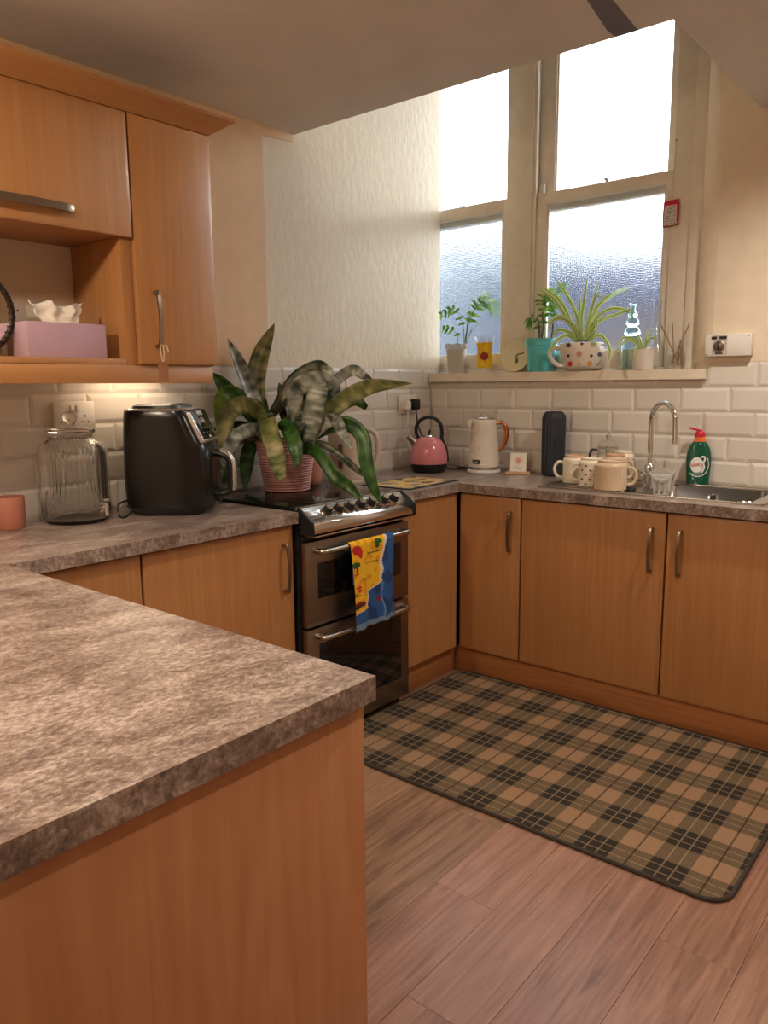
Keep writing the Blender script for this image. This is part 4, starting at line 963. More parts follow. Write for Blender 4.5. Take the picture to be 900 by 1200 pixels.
# plugs with their leads
t = thing('power_plug', 'white plug and lead in the wall socket above the pink kettle', 'plug', (-.262, -.0126, 1.24))
put('plug_body', box((-.285, -.050, 1.232), (-.242, -.0128, 1.281), .008, 3), 'white_plastic', t, True)
put('lead', tube([(-.264, -.038, 1.234), (-.262, -.04, 1.19), (-.262, -.035, 1.10), (-.245, -.03, 1.03), (-.20, -.025, .99), (-.15, -.02, .95), (-.10, -.03, .923), (-.07, -.15, .922), (-.10, -.26, .9225)], .0042, 50, 8), 'white_plastic', t, True)
t = thing('power_plug', 'black plug and lead in the wall socket above the pink kettle', 'plug', (-.186, -.0126, 1.24))
put('plug_body', box((-.212, -.054, 1.232), (-.168, -.0128, 1.290), .008, 3), 'black_plastic', t, True)
put('lead', tube([(-.190, -.040, 1.236), (-.190, -.042, 1.205), (-.180, -.045, 1.15), (-.150, -.05, 1.08), (-.12, -.05, 1.0), (-.09, -.06, .935), (-.07, -.14, .922), (-.055, -.22, .9225), (-.06, -.29, .923), (-.10, -.27, .923), (-.125, -.21, .9225), (-.165, -.205, .924)], .0042, 60, 8), 'black_plastic', t, True)
# cream kettle with copper handle
KX = -.165; KY = atpx(567, KX)
t = thing('cream_kettle', 'cream diamond textured kettle with a shiny copper handle on a white base', 'kettle', (KX, KY, WT+.0005), R_(-66))  # local x = screen right
put('base', lathe([(0, 0), (.080, 0), (.086, .006), (.085, .016), (.075, .022), (0, .022)], 44), 'white_base', t)
put('base_ring', lathe([(.070, .0225), (.0795, .0225), (.079, .034), (.070, .034)], 44), 'silver_plastic', t)
def dia(r, z, a):
    if z < .05 or z > .245: return r
    return r-.0016*abs(math.sin(a*18+z*95))*abs(math.sin(a*18-z*95))*2
pf = [(0, .0345), (.078, .0345), (.079, .040)]+[(.079-.019*(k/60)**1.15, .045+.222*k/60) for k in range(61)]+[(.056, .272), (0, .272)]
put('body', lathe(pf, 120, dia), 'cream_enamel', t)
put('lid', lathe([(.054, .2725), (.055, .278), (.046, .284), (.02, .287), (0, .287)], 36), 'silver_plastic', t)
put('lid_loop', tube([(-.022, 0, .286), (-.012, 0, .296), (.012, 0, .296), (.022, 0, .286)], .003, 14, 8), 'chrome', t)
s_ = prism([(-.068, .215), (-.088, .258), (-.082, .268), (-.055, .270)], 1, -.02, .02, .004); put('spout', s_, 'cream_enamel', t)
put('handle', tube([(.056, 0, .252), (.085, 0, .256), (.106, 0, .238), (.113, 0, .20), (.104, 0, .155), (.086, 0, .125), (.072, 0, .115)], lambda s: .009+.003*math.sin(s*3.1), 36, 12), 'copper', t)
put('switch', tube([(.076, 0, .055), (.100, 0, .051)], .006, 3, 8), 'copper', t)
b_ = box((-.020, -.083, .052), (.020, -.075, .072), .002); b_.transform(Matrix.Rotation(R_(-22), 4, 'Z')); bd = put('badge', b_, 'black_plastic', t)
text('Breville', .0095, 'label_white', bd, WORLD[t.name] @ Matrix.Rotation(R_(-22), 4, 'Z') @ frame_mw((0, -.0832, .062), (1, 0, 0), (0, -1, 0)))
# card on wooden stand
KX = -.115; KY = atpx(607, KX)
t = thing('card_stand', 'small printed card leaning in a flat wooden stand by the cream kettle', 'card', (KX, KY, WT+.0003), R_(-64))
put('wooden_stand', box((-.060, -.040, 0), (.060, .040, .012), .003), 'tan_clay', t)
bm = BM(); V = [[bm.verts.new((-.040+.08*i/40, -.012+.030*j/50, .013+.092*j/50)) for i in range(41)] for j in range(51)]
for j in range(50):
    for i in range(40): bm.faces.new((V[j][i], V[j][i+1], V[j+1][i+1], V[j+1][i]))
def cardcol(co):
    u, v = co.x/.04, (co.z-.013)/.092
    a = math.atan2(v-.58, u*.45); r = math.hypot(u*.45, v-.58)
    if r < .16+.07*math.cos(a*8): return srgb(222, 140, 118)
    if .12 < v < .32 and abs(u) < .6 and noise.noise(Vector((u*12, v*20, 3))) > .05: return srgb(176, 190, 170)
    return srgb(232, 222, 206)
o = put('card', bm, 'print_satin', t, False, True); setcol(o, cardcol); o.modifiers.new('s', 'SOLIDIFY').thickness = .002
# dark fluted vase
KX = -.080; KY = atpx(647.5, KX)
flute = lambda r, z, a: r*(1-.055*abs(math.sin(a*11))) if .012 < z < .305 else r
tag(put('fluted_vase', lathe([(0, 0), (.046, 0), (.054, .010), (.056, .02), (.057, .16), (.057, .28), (.053, .297), (.044, .310), (.036, .314), (.034, .308), (.034, .28), (0, .28)], 132, flute, c=(KX, KY, WT+.0005)), 'vase_dark', loc=(KX, KY, WT)), 'tall dark blue-grey fluted vase standing against the tiles', 'vase')

# sink ------------------------------------------------------------------------
sk = thing('kitchen_sink', 'stainless steel inset sink with a bowl and a ribbed drainer', 'sink', (-.3, -1.4, WT))
FX0, FX1, FY0, FY1 = -.520, -.072, -1.875, -.955
put('rim', slab([FX0, SX0+.006, SX1-.006, FX1], [FY0, SY0+.006, SY1-.006, FY1], lambda i, j: not (i == 1 and j == 1), WT+.0005, WT+.005, .0015), 'steel_brushed', sk, True)
for (lo, hi) in (((FX0, FY0, WT+.005), (FX0+.012, FY1, WT+.0085)), ((FX1-.012, FY0, WT+.005), (FX1, FY1, WT+.0085)), ((FX0, FY1-.012, WT+.005), (FX1, FY1, WT+.0085)), ((FX0, FY0, WT+.005), (FX1, FY0+.012, WT+.0085))):
    put('raised_edge', box(lo, hi, .0015), 'steel_brushed', sk, True)
for k in range(8): put('drainer_rib', box((-.465+k*.047, -1.325, WT+.005), (-.452+k*.047, -.99, WT+.0085), .0015), 'steel_brushed', sk, True)
bm = box((SX0+.007, SY0+.007, .765), (SX1-.007, SY1-.007, WT+.0048)); bm.faces.ensure_lookup_table()
bmesh.ops.delete(bm, geom=[f_ for f_ in bm.faces if f_.calc_center_median().z > WT], context='FACES_ONLY')
bmesh.ops.bevel(bm, geom=[e for e in bm.edges if len(e.link_faces) == 2], offset=.045, segments=5, affect='EDGES')
bo = put('bowl', bm, 'steel_brushed', sk, True, True); m_ = bo.modifiers.new('s', 'SOLIDIFY'); m_.thickness = .0015; m_.offset = -1
ov = lathe([(0, .001), (.012, .001), (.012, .003), (.021, .004), (.021, 0), (0, 0)], 24); oy = atpx(836, SX1-.008, 580)
ov.transform(Matrix.Translation((SX1-.0085, oy, .877)) @ Matrix.Rotation(-math.pi/2, 4, 'Y')); put('overflow', ov, 'chrome', sk, True)
ov = lathe([(0, .0012), (.0115, .0045), (0, .0045)], 20); ov.transform(Matrix.Translation((SX1-.0087, oy, .877)) @ Matrix.Rotation(-math.pi/2, 4, 'Y')); put('overflow_hole', ov, 'black_plastic', sk, True)
put('drain', lathe([(0, .002), (.028, .002), (.036, .004), (.038, 0), (0, 0)], 28, c=(-.30, -1.6, .7655)), 'chrome', sk, True)
# tap
TX = -.155; TY = atpx(760.5, TX); TZ = WT+.0052
t = thing('mixer_tap', 'tall chrome swan neck mixer tap with two levers behind the sink', 'tap', (TX, TY, TZ))
sd_ = Vector((-.55, -.83, 0)).normalized()
put('column', lathe([(0, 0), (.027, 0), (.027, .006), (.021, .012), (.019, .05), (.0215, .06), (.0215, .082), (.016, .09), (0, .09)], 28), 'chrome', t)
sw = [Vector((0, 0, .085)), Vector((0, 0, .20)), Vector((0, 0, .265))]+[sd_*(.082-.082*math.cos(R_(a)))+Vector((0, 0, .275+.082*math.sin(R_(a)))) for a in range(20, 166, 24)]+[sd_*.166+Vector((0, 0, .235)), sd_*.168+Vector((0, 0, .20))]
put('swan_neck', tube(sw, .0115, 70, 16), 'chrome', t)
put('aerator', tube([sd_*.1675+Vector((0, 0, .210)), sd_*.168+Vector((0, 0, .188))], .0135, 2, 16), 'chrome', t)
sdir = Vector((.36, -.93, 0))
for s in (-1, 1):
    lv = put('valve', tube([sdir*(.015*s)+Vector((0, 0, .048)), sdir*(.072*s)+Vector((0, 0, .048))], .0165, 3, 16), 'chrome', t)
    put('lever', tube([sdir*(.062*s)+Vector((0, 0, .058)), sdir*(.064*s)+Vector((0, 0, .105))], lambda q: .006-.0012*q, 4, 10), 'chrome', lv)
# sponge holder hung on the tap
HX = -.245; HY = atpx(774, HX, 565)
t = thing('sponge_caddy', 'grey slotted silicone sponge caddy hanging from the tap into the sink', 'sponge holder', (HX, HY, .93), R_(-68))
bm = BM()
def sadd(s, back):     # pouch outline
    return .052-.010*s
pouch = []
for j in range(9):
    s = j/8
    pouch.append([( (.060-.018*s)*math.cos(R_(a)), -.012-.034*math.sin(R_(a)), .055-.095*s+.02*math.cos(R_(2*a))*(1-s)) for a in range(0, 181, 15)])
V = [[bm.verts.new(p) for p in r_] for r_ in pouch]
for j in range(8):
    for i in range(12):
        if 2 <= j <= 6 and i % 2 == 1: continue      # slots
        bm.faces.new((V[j][i], V[j][i+1], V[j+1][i+1], V[j+1][i]))
bm.faces.new(V[-1])
o = put('pouch', bm, 'sponge_grey', t, False, True); o.modifiers.new('s', 'SOLIDIFY').thickness = .003
bp_ = [(.058*math.cos(R_(a)), .044*math.sin(R_(a))*1.35+.02) for a in range(0, 181, 12)]+[(-.05, -.03), (.05, -.03)]
put('back_flap', prism([(x, z) for x, z in bp_], 1, -.012, -.007, .002, 1), 'sponge_grey', t)
put('sponge', box((-.042, -.040, -.025), (.042, -.014, .052), .008, 3), 'sponge_grey', t)
ci = WORLD[t.name].inverted() @ Vector((TX, TY, .935+.035))
put('strap', tube([(.0, -.008, .07), (-.03, .0, .062), tuple(ci+Vector((.03, -.02, .01))), tuple(ci+Vector((.028, .02, .012))), tuple(ci+Vector((-.028, .02, .012))), tuple(ci+Vector((-.03, -.01, .01))), (-.055, -.008, .045)], .0035, 40, 8), 'sponge_grey', t)
# washing-up bottle
KX = -.040; KY = atpx(817.5, KX, 560)
t = thing('washing_up_bottle', 'green washing up liquid bottle with a red flip cap and white label', 'bottle', (KX, KY, WT+.0004), R_(-70))
def bsec(z, a, b_): return [(a*math.copysign(abs(math.cos(q))**.8, math.cos(q)), b_*math.copysign(abs(math.sin(q))**.8, math.sin(q)), z) for q in [2*math.pi*k/36 for k in range(36)]]
put('bottle_body', loft([bsec(*s) for s in ((0, .044, .024), (.004, .047, .026), (.03, .048, .027), (.07, .051, .028), (.11, .0525, .028), (.14, .050, .0275), (.165, .044, .026), (.183, .034, .023), (.192, .026, .020))]), 'fairy_green', t)
put('neck', loft([bsec(*s) for s in ((.1925, .025, .0195), (.2, .024, .019), (.212, .020, .018))]), 'orange_neck', t)
cp_ = loft([bsec(*s) for s in ((.2125, .021, .018), (.228, .0205, .0175), (.234, .017, .015), (.238, .012, .011))]); join(cp_, (lambda b: (b.transform(Matrix.Translation((-.002, 0, .238)) @ Matrix.Rotation(R_(14), 4, 'Y')), b)[1])(box((-.046, -.011, -.002), (.010, .011, .007), .003)))
put('flip_cap', cp_, 'red_cap', t)
def sticker(pts2, y0, mat, name, par):
    b_ = BM(); 
    # lay a flat polygon onto the curved front
    vs = []
    for (x, z) in pts2:
        a = .0525; yy = -.0284*max(.02, 1-(abs(x)/.0525)**2.5)**.4-y0; vs.append(b_.verts.new((x, yy, z)))
    c0 = b_.verts.new((sum(p[0] for p in pts2)/len(pts2), -.0286-y0, sum(p[1] for p in pts2)/len(pts2)))
    for i in range(len(vs)): b_.faces.new((vs[i], vs[(i+1) % len(vs)], c0))
    return put(name, b_, mat, par)
lb = sticker([(-.008+.027*math.cos(q), .092+.034*math.sin(q)) for q in [2*math.pi*k/28 for k in range(28)]], .0009, 'label_white', 'label', t)
text('FAIRY', .0195, 'label_red', lb, WORLD[t.name] @ Matrix.Rotation(R_(0), 4, 'Z') @ frame_mw((-.008, -.0304, .092), (1, 0, 0), (0, -1, 0)))
put('label_figure', tube([(.008, -.0312, .126), (.020, -.0306, .128), (.024, -.0296, .116), (.018, -.0312, .100), (.022, -.0305, .080), (.014, -.0318, .060)], .0042, 20, 8), 'label_white', t)
put('label_swirl', tube([(.034, -.0235, .125), (.0405, -.0205, .095), (.034, -.0245, .065), (.014, -.0315, .045), (-.014, -.0312, .043), (-.036, -.0240, .055)], .0016, 24, 6), 'label_white', t)
# mugs drying upside down --------------------------------------------------------
MZ = WT+.0087
def mug(label, px, X, r, h, mat, foot, hang, dots=False, py=570, z=MZ):
    y = atpx(px, X, py); t = thing('mug', label, 'mug', (X, y, z), hang, 'mugs drying upside down on the drainer')
    n = 90 if dots else 44
    pf = [(r-.004, .001), (r-.002, 0), (r, .002)]+[(r, .002+(h*.80)*k/16) for k in range(1, 17)]+[(r*.97, h*.86), (r*.86, h*.915), (r*.80, h*.925)]
    inn_ = [(r*.80, h*.90), (r*.9, h*.85), (r-.005, h*.78), (r-.0045, .01), (r-.004, .001)]
    if dots: pf = [(r-.004, .001), (r-.002, 0), (r, .002)]+[(r, .002+(h*.80)*k/46) for k in range(1, 47)]+[(r*.97, h*.86), (r*.86, h*.915), (r*.80, h*.925)]
    b_ = lathe([(0, h*.90)]+[(r*.80, h*.925)][:0]+[(r-.005, h*.86), (r-.0045, .004)]+pf+[(0, h*.925)], n)
    o = put('body', b_, 'ceramic_print' if dots else mat, t)
    if dots:
        cells = [(random.uniform(0, 6.28), random.uniform(.1, .8)) for _ in range(0)]
        cen = [(2*math.pi*(k+.5*(q % 2))/9, h*(.10+.16*q)) for q in range(5) for k in range(9)]
        def dc(co):
            a = math.atan2(co.y, co.x); rr_ = math.hypot(co.x, co.y)
            if rr_ > r*.9 and co.z < h*.84:
                for (ca_, cz_) in cen:
                    da = (a-ca_+math.pi) % (2*math.pi)-math.pi
                    if math.hypot(da*r, co.z-cz_) < .0045: return srgb(58, 46, 38)
            return srgb(232, 218, 196)
        setcol(o, dc)
    put('foot', lathe([(0, h*.926), (r*.80, h*.926), (r*.815, h*.94), (r*.81, h*.99), (r*.78, h), (r*.70, h), (r*.68, h*.96), (0, h*.955)], 40), foot, t)
    put('handle', tube([(r-.003, 0, h*.72), (r+.018, 0, h*.74), (r+.034, 0, h*.60), (r+.036, 0, h*.42), (r+.024, 0, h*.22), (r-.003, 0, h*.17)], .0068, 30, 10), 'cream_ceramic' if dots else mat, t)
    return t
VR = R_(-66)   # direction of screen right at the drainer
mug('cream mug with a bare clay foot drying upside down beside the dark vase', 673, -.315, .053, .122, 'cream_ceramic', 'tan_clay', VR+math.pi)
mug('cream mug with small black dots drying upside down between plain mugs', 692.5, -.385, .0555, .122, 'cream_ceramic', 'cream_ceramic', VR+math.pi-.25, True)
m3 = mug('plain beige mug with pale brush strokes drying upside down on the drainer', 715, -.440, .067, .122, 'beige_ceramic', 'beige_ceramic', VR-.15)
for (a_, z0_, z1_) in ((-.62, .030, .088), (-.40, .026, .082), (-.30, .03, .07)):
    aa = VR-.15-VR; put('brush_stroke', tube([(.0672*math.cos(a_), .0672*math.sin(a_), z1_), (.0674*math.cos(a_-.06), .0674*math.sin(a_-.06), (z0_+z1_)/2), (.0672*math.cos(a_+.03), .0672*math.sin(a_+.03), z0_)], .0022, 8, 6), 'white_ceramic', m3)
mug('beige mug with a bare clay foot half hidden behind the plain beige mug', 720, -.270, .050, .132, 'beige_ceramic', 'tan_clay', VR+.5)
mug('tall cream mug with black dots drying upside down nearest the tap', 729, -.160, .048, .138, 'cream_ceramic', 'cream_ceramic', .5, True)
# glass cafetiere
KX = -.125; KY = atpx(711, KX, 555)
t = thing('cafetiere', 'small glass cafetiere with a steel domed lid behind the dotted mug', 'cafetiere', (KX, KY, MZ))
put('beaker', lathe([(0, 0), (.040, 0), (.043, .004), (.043, .150), (.0445, .153), (.0415, .150), (.0405, .008), (0, .006)], 36), 'glass_clear', t)
put('lid', lathe([(.0445, .1535), (.045, .160), (.040, .170), (.022, .180), (.008, .184), (0, .184)], 32), 'glass_clear', t)
put('knob', lathe([(0, .1845), (.006, .1845), (.006, .190), (.011, .196), (.011, .204), (.006, .209), (0, .209)], 20), 'chrome', t)
fr_ = BM()
for k in range(4):
    a = k*math.pi/2+.5; tube([(.0465*math.cos(a), .0465*math.sin(a), .0), (.0465*math.cos(a), .0465*math.sin(a), .150)], .0025, 2, 6, bm=fr_)
for z in (.012, .145): tube([(.0465*math.cos(R_(q)), .0465*math.sin(R_(q)), z) for q in range(0, 361, 15)], .0025, 72, 6, bm=fr_, closed=True)
put('frame', fr_, 'chrome', t)
put('handle', tube([(.046*math.cos(2.1), .046*math.sin(2.1), .135), (.075*math.cos(2.1), .075*math.sin(2.1), .13), (.078*math.cos(2.1), .078*math.sin(2.1), .06), (.046*math.cos(2.1), .046*math.sin(2.1), .03)], .006, 20, 8), 'black_plastic', t)
# plug lying on the drainer
KX = -.40; KY = atpx(738, KX, 570)
t = thing('sink_plug', 'black and steel sink plug lying on the drainer beside the beige mug', 'plug', (KX, KY, WT+.0052))
put('disc', lathe([(0, 0), (.024, 0), (.027, .008), (.020, .014), (0, .014)], 24), 'black_plastic', t)
put('grip', tube([(-.010, 0, .013), (-.008, 0, .030), (.008, 0, .030), (.010, 0, .013)], .004, 14, 8), 'chrome', t)

# heating timer on the wall
t = thing('heating_timer', 'off-white heating timer box with a round dial on the wall', 'timer', (.0, -1.575, 1.474))
put('case', box((-.036, -1.668, 1.474), (.0015, -1.482, 1.566), .003), 'white_plastic', t, True)
fp = put('dial_plate', box((-.0372, -1.572, 1.480), (-.0355, -1.513, 1.562), .0005, 1), 'grey_pot', t, True)
dl = lathe([(0, 0), (.022, 0), (.022, .006), (.019, .008), (0, .008)], 28); dl.transform(Matrix.Translation((-.0372, -1.541, 1.517)) @ Matrix.Rotation(-math.pi/2, 4, 'Y')); put('dial', dl, 'oven_steel', t, True)
put('pointer', box((-.049, -1.5445, 1.498), (-.0445, -1.5375, 1.536), .001), 'black_plastic', t, True)
put('tab_row', box((-.0385, -1.556, 1.484), (-.0368, -1.526, 1.489)), 'label_dark', t, True)
for (yy, zz, w_) in ((-1.519, 1.551, .022), (-1.555, 1.551, .03)): put('tappet', box((-.0385, yy-w_/2, zz-.006), (-.0368, yy+w_/2, zz+.006)), 'label_dark', t, True)
for (yy, zz) in ((-1.655, 1.556), (-1.490, 1.482)): put('screw', box((-.0370, yy-.0025, zz-.0025), (-.0355, yy+.0025, zz+.0025)), 'label_dark', t, True)
# red sachet hanging at the window
t = thing('hanging_sachet', 'small red and white printed sachet hanging by string at the window frame', 'sachet', (.085, -1.262, 2.06))
bm = BM(); nx, nz = 36, 56; V = []
for j in range(nz+1):
    V.append([])
    for i in range(nx+1):
        u, v = i/nx-.5, j/nz; puff = .012*max(0, (1-(2*u)**2))*max(0, math.sin(v*math.pi))**.7
        V[-1].append(bm.verts.new((.088-puff, -1.262-u*(.066+.004*math.sin(v*3)), 2.056+.112*v+.004*u)))
for j in range(nz):
    for i in range(nx): bm.faces.new((V[j][i], V[j][i+1], V[j+1][i+1], V[j+1][i]))
o = put('sachet', bm, 'print_satin', t, True, True); o.modifiers.new('s', 'SOLIDIFY').thickness = .002
def sach(co):
    p = co+WORLD[t.name].translation; u = -(p.y+1.262)/.066; v = (p.z-2.056)/.112
    if v > .80 or abs(u) > .40 or v < .05: return srgb(204, 34, 60) if v > .05 else srgb(150, 40, 56)
    if .80 > v > .76: return srgb(232, 190, 190)
    if (int(v*22) % 2 == 0) and abs(u) < .34 and noise.noise(Vector((u*30, v*12, 2))) > -.1: return srgb(132, 120, 120)
    return srgb(216, 204, 198)
setcol(o, sach)
put('hang_tab', box((.0835, -1.270, 2.166), (.0865, -1.248, 2.190), .001), 'glass_clear', t, True)
put('string', tube([(.085, -1.262, 2.188), (.090, -1.264, 2.30), (.0965, -1.266, 2.42)], .0014, 8, 6), 'twine', t, True)
put('pin', lathe([(0, 0), (.005, 0), (.005, .006), (0, .006)], 10, c=(.095, -1.266, 2.418)), 'steel_brushed', t, True)
# ================================================================== WINDOW SILL
SZ = 1.4243
def spot(px, X): y = un(px, 425, 'X', X).y; return Vector((X, y, SZ))
# grey pot with small palm
p = spot(534.5, .045); rr = sz(12.3, p); hh = .158
t = thing('potted_palm', 'small parlour palm in a grey pot with a lacy rim on the sill', 'plant', p)
bm = lathe([(0, 0), (rr*.72, 0), (rr*.74, .003), (rr*.95, hh*.80), (rr*.96, hh*.82), (rr*.90, hh*.82), (rr*.70, .008), (0, .008)], 40); put('pot', bm, 'grey_pot', t)
bm = BM()
for k in range(18):
    a0 = 2*math.pi*k/18; tube([((rr*(.955+.05*q))*math.cos(a0+w_), (rr*(.955+.05*q))*math.sin(a0+w_), hh*(.82+.18*q)) for q, w_ in ((0, 0), (.55, .02), (1, .17), (.55, .33), (0, .349))], .0028, 12, 6, bm=bm)
    tube([((rr*.98)*math.cos(a0+q), (rr*.98)*math.sin(a0+q), hh*.89) for q in (0, .17, .35)], .0022, 4, 6, bm=bm)
put('lacy_rim', bm, 'grey_pot', t)
put('soil', lathe([(0, hh*.8), (rr*.9, hh*.78), (rr*.9, hh*.75), (0, hh*.75)], 24), 'soil', t)
dp = dep(p+Vector((0, 0, .2)))
def frond(pts, nleaf, ln, mat, par, depth, droop=.5, r=.0022, wid=.0075):
    P = cr([PX(a, b_, depth-c) for a, b_, c in pts], 30); st = put('stem', tube(P, lambda s: r*(1-.6*s), 30, 6, smooth=False), 'stem_green', par, True)
    for k in range(nleaf):
        s = .35+.65*k/max(1, nleaf-1); i = min(29, int(s*30)); b0 = P[i]; T = (P[min(30, i+1)]-P[max(0, i-1)]).normalized()
        sid = T.cross((CAM-b0).normalized()).normalized(); L = ln*(1-.45*abs(s-.65)/.4)
        for sg in (-1, 1):
            d_ = (sid*sg*.85+T*.65).normalized(); bm = BM(); rows = []
            for q in range(7):
                u = q/6; c_ = b0+d_*(L*u)+Vector((0, 0, -droop*L*u*u))-FWD*(.01*u*sg); w_ = wid*math.sin(math.pi*(.12+.88*u))**.8; pr2 = d_.cross(FWD).normalized()
                rows.append([bm.verts.new(c_-pr2*w_), bm.verts.new(c_+Vector((0, 0, .001))), bm.verts.new(c_+pr2*w_)])
            for A, B in zip(rows, rows[1:]):
                for z_ in range(2): bm.faces.new((A[z_], A[z_+1], B[z_+1], B[z_]))
            put('leaflet', bm, mat, st, True, True)
frond([(546, 408, 0), (548, 385, 0), (556, 362, .01), (566, 352, .02), (586, 360, .03)], 9, .075, 'leaf_palm', t, dp)
frond([(545, 408, 0), (549, 375, -.01), (562, 355, -.02), (570, 342, -.02)], 7, .05, 'leaf_palm', t, dp)
frond([(544, 408, .01), (542, 380, .02), (532, 362, .04), (516, 368, .06)], 7, .04, 'leaf_palm', t, dp)
frond([(536, 406, .01), (536, 393, .02), (528, 385, .03), (520, 384, .03)], 4, .035, 'leaf_palm', t, dp)
frond([(547, 402, 0), (552, 388, .01), (560, 380, .02), (570, 374, .03)], 1, .01, 'leaf_palm', t, dp)
frond([(543, 408, 0), (548, 380, 0), (550, 360, 0), (553, 341, 0)], 1, .012, 'leaf_palm', t, dp)
# yellow tulip glass
p = spot(567.5, .03); k_ = sz(1, p)
t = thing('tulip_glass', 'clear flared glass with a painted yellow sunflower band on the sill', 'glass', p)
zz = lambda y: (436-y)*k_
put('glass_body', lathe([(0, 0), (8.3*k_, 0), (8.5*k_, zz(434)), (8.2*k_, zz(428)), (7.8*k_, zz(415)), (8.0*k_, zz(408)), (9.5*k_, zz(401)), (12.5*k_, zz(394)), (12*k_, zz(394)), (9*k_, zz(401.5)), (7.4*k_, zz(408)), (7.2*k_, zz(415)), (7.5*k_, zz(427)), (0, zz(430))], 40), 'glass_clear', t)
bn = lathe([(8.45*k_, zz(430)), (8.45*k_, zz(427)), (8.05*k_, zz(415)), (8.25*k_, zz(408)), (9.2*k_, zz(403)), (10*k_, zz(400.5))], 42, None)
nv = 42
for v in bn.verts:
    if v.co.z > zz(401.5): 
        a = math.atan2(v.co.y, v.co.x); v.co.z += (1.0 if int((a+7)*42/6.283) % 2 else -2.5)*k_
put('painted_band', bn, 'yellow_print', t)
cdir = (CAM-p); cdir.z = 0; cdir.normalize(); ca_ = math.atan2(cdir.y, cdir.x)
fl_ = lathe([(0, 0), (4.6*k_, 0), (4.6*k_, .0012), (2.4*k_, .0018), (0, .0018)], 24); fl_.transform(Matrix.Translation(cdir*(8.15*k_)+Vector((0, 0, zz(417)))) @ cdir.to_track_quat('Z', 'Y').to_matrix().to_4x4()); fo = put('flower_centre', fl_, 'red_print', t)
for a in (R_(20), R_(75), R_(140), R_(200), R_(260), R_(320)):
    q = cdir.cross(Vector((0, 0, 1))); c0 = cdir*(8.3*k_)+Vector((0, 0, zz(417))); e_ = lambda s_: c0+(q*math.cos(a)+Vector((0, 0, 1))*math.sin(a))*s_*k_
    def onb(v_): w2 = Vector((v_.x, v_.y, 0)); zq = v_.z; return v_
    put('painted_line', tube([e_(4.6), e_(6.2)+q*.001, e_(7.5)], .0011, 6, 5), 'label_dark', t)
# leaning plate
p = spot(605, .082); rp = sz(18.5, p)
t = thing('decorated_plate', 'round cream plate with a small dark motif leaning on the window frame', 'plate', p)
pl = lathe([(0, 0), (rp*.62, 0), (rp*.66, .003), (rp*.97, .012), (rp, .013), (rp, .016), (rp*.96, .0155), (rp*.64, .007), (0, .006)], 48)
mw = Matrix.Translation((.004, 0, rp*.985)) @ Matrix.Rotation(R_(-90+12), 4, 'Y'); pl.transform(mw); po = put('dish', pl, 'plate_cream', t)
for seg_ in ([(.012, -.012, .007), (.0, .0, .0075), (-.014, -.004, .0078), (-.038, -.001, .0075)], [(.012, -.014, .0085), (.013, -.034, .0085), (.020, -.044, .0085)], [(-.01, -.002, .008), (-.02, -.010, .008), (-.034, -.010, .008)]):
    b_ = tube([(a, c_, d_) for a, c_, d_ in seg_], .0024, 10, 6); b_.transform(mw); put('painted_motif', b_, 'label_dark', po)
# teal pot with plant
p = spot(633.5, .052); k_ = sz(1, p); hh = .165
t = thing('potted_plant', 'leafy dark stemmed plant in a teal plastic pot on the sill', 'plant', p)
put('pot', lathe([(0, 0), (14.2*k_, 0), (14.6*k_, .004), (17.3*k_, hh*.78), (18.3*k_, hh*.79), (18.8*k_, hh), (17.6*k_, hh), (17*k_, hh*.8), (14*k_, .01), (0, .01)], 44), 'teal_pot', t)
put('soil', lathe([(0, hh*.9), (17*k_, hh*.88), (17*k_, hh*.84), (0, hh*.84)], 28), 'soil', t)
dp = dep(p+Vector((0, 0, .2)))
frond([(632, 398, 0), (630, 384, 0), (624, 372, .02), (618, 378, .04)], 5, .045, 'leaf_palm', t, dp, .7)
frond([(634, 398, 0), (635, 378, 0), (638, 362, .02), (648, 356, .04)], 6, .05, 'leaf_palm', t, dp, .6)
frond([(638, 398, -.02), (638, 370, -.03), (636, 350, -.03), (644, 338, -.04)], 8, .05, 'leaf_palm', t, dp, .4)
frond([(646, 398, -.02), (647, 370, -.03), (650, 345, -.03), (660, 332, -.03)], 8, .05, 'leaf_palm', t, dp, .4)
for a in ((632, 398, 630, 372), (635, 398, 636, 366), (646, 398, 648, 372)): put('stem', tube([PX(a[0], a[1], dp), PX((a[0]+a[2])/2+1.2, (a[1]+a[3])/2, dp-.01), PX(a[2], a[3], dp)], .0045, 10, 8), 'stem_brown', t, True)
# polka dot cup planter with spider plant
p = spot(681, .048); k_ = sz(1, p)
t = thing('cup_planter', 'spider plant in a big white teacup planter with coloured polka dots', 'plant', p)
put('saucer', lathe([(0, .002), (14*k_, 0), (15*k_, .002), (26*k_, .018), (26.5*k_, .021), (25*k_, .0215), (15*k_, .008), (0, .008)], 56), 'white_ceramic', t)
b0 = .0085; ht = sz(30, p)
pf = [(0, b0), (13*k_, b0), (14*k_, b0+.004)]+[(k_*(14+11.2*math.sin(math.pi/2*(q/44)**.62)), b0+.004+(ht-.006)*q/44) for q in range(1, 45)]+[(24.4*k_, b0+ht), (23.8*k_, b0+ht-.004), (22*k_, b0+ht*.6), (0, b0+ht*.5)]
cup = put('cup', lathe(pf, 150), 'ceramic_print', t)
toC = (CAM-p); toC.z = 0; aC = math.atan2(toC.y, toC.x)
spots = []
cols = [srgb(64, 70, 108), srgb(34, 32, 44), srgb(168, 168, 104), srgb(206, 150, 132), srgb(70, 66, 84), srgb(206, 40, 52), srgb(228, 158, 84), srgb(150, 96, 70)]
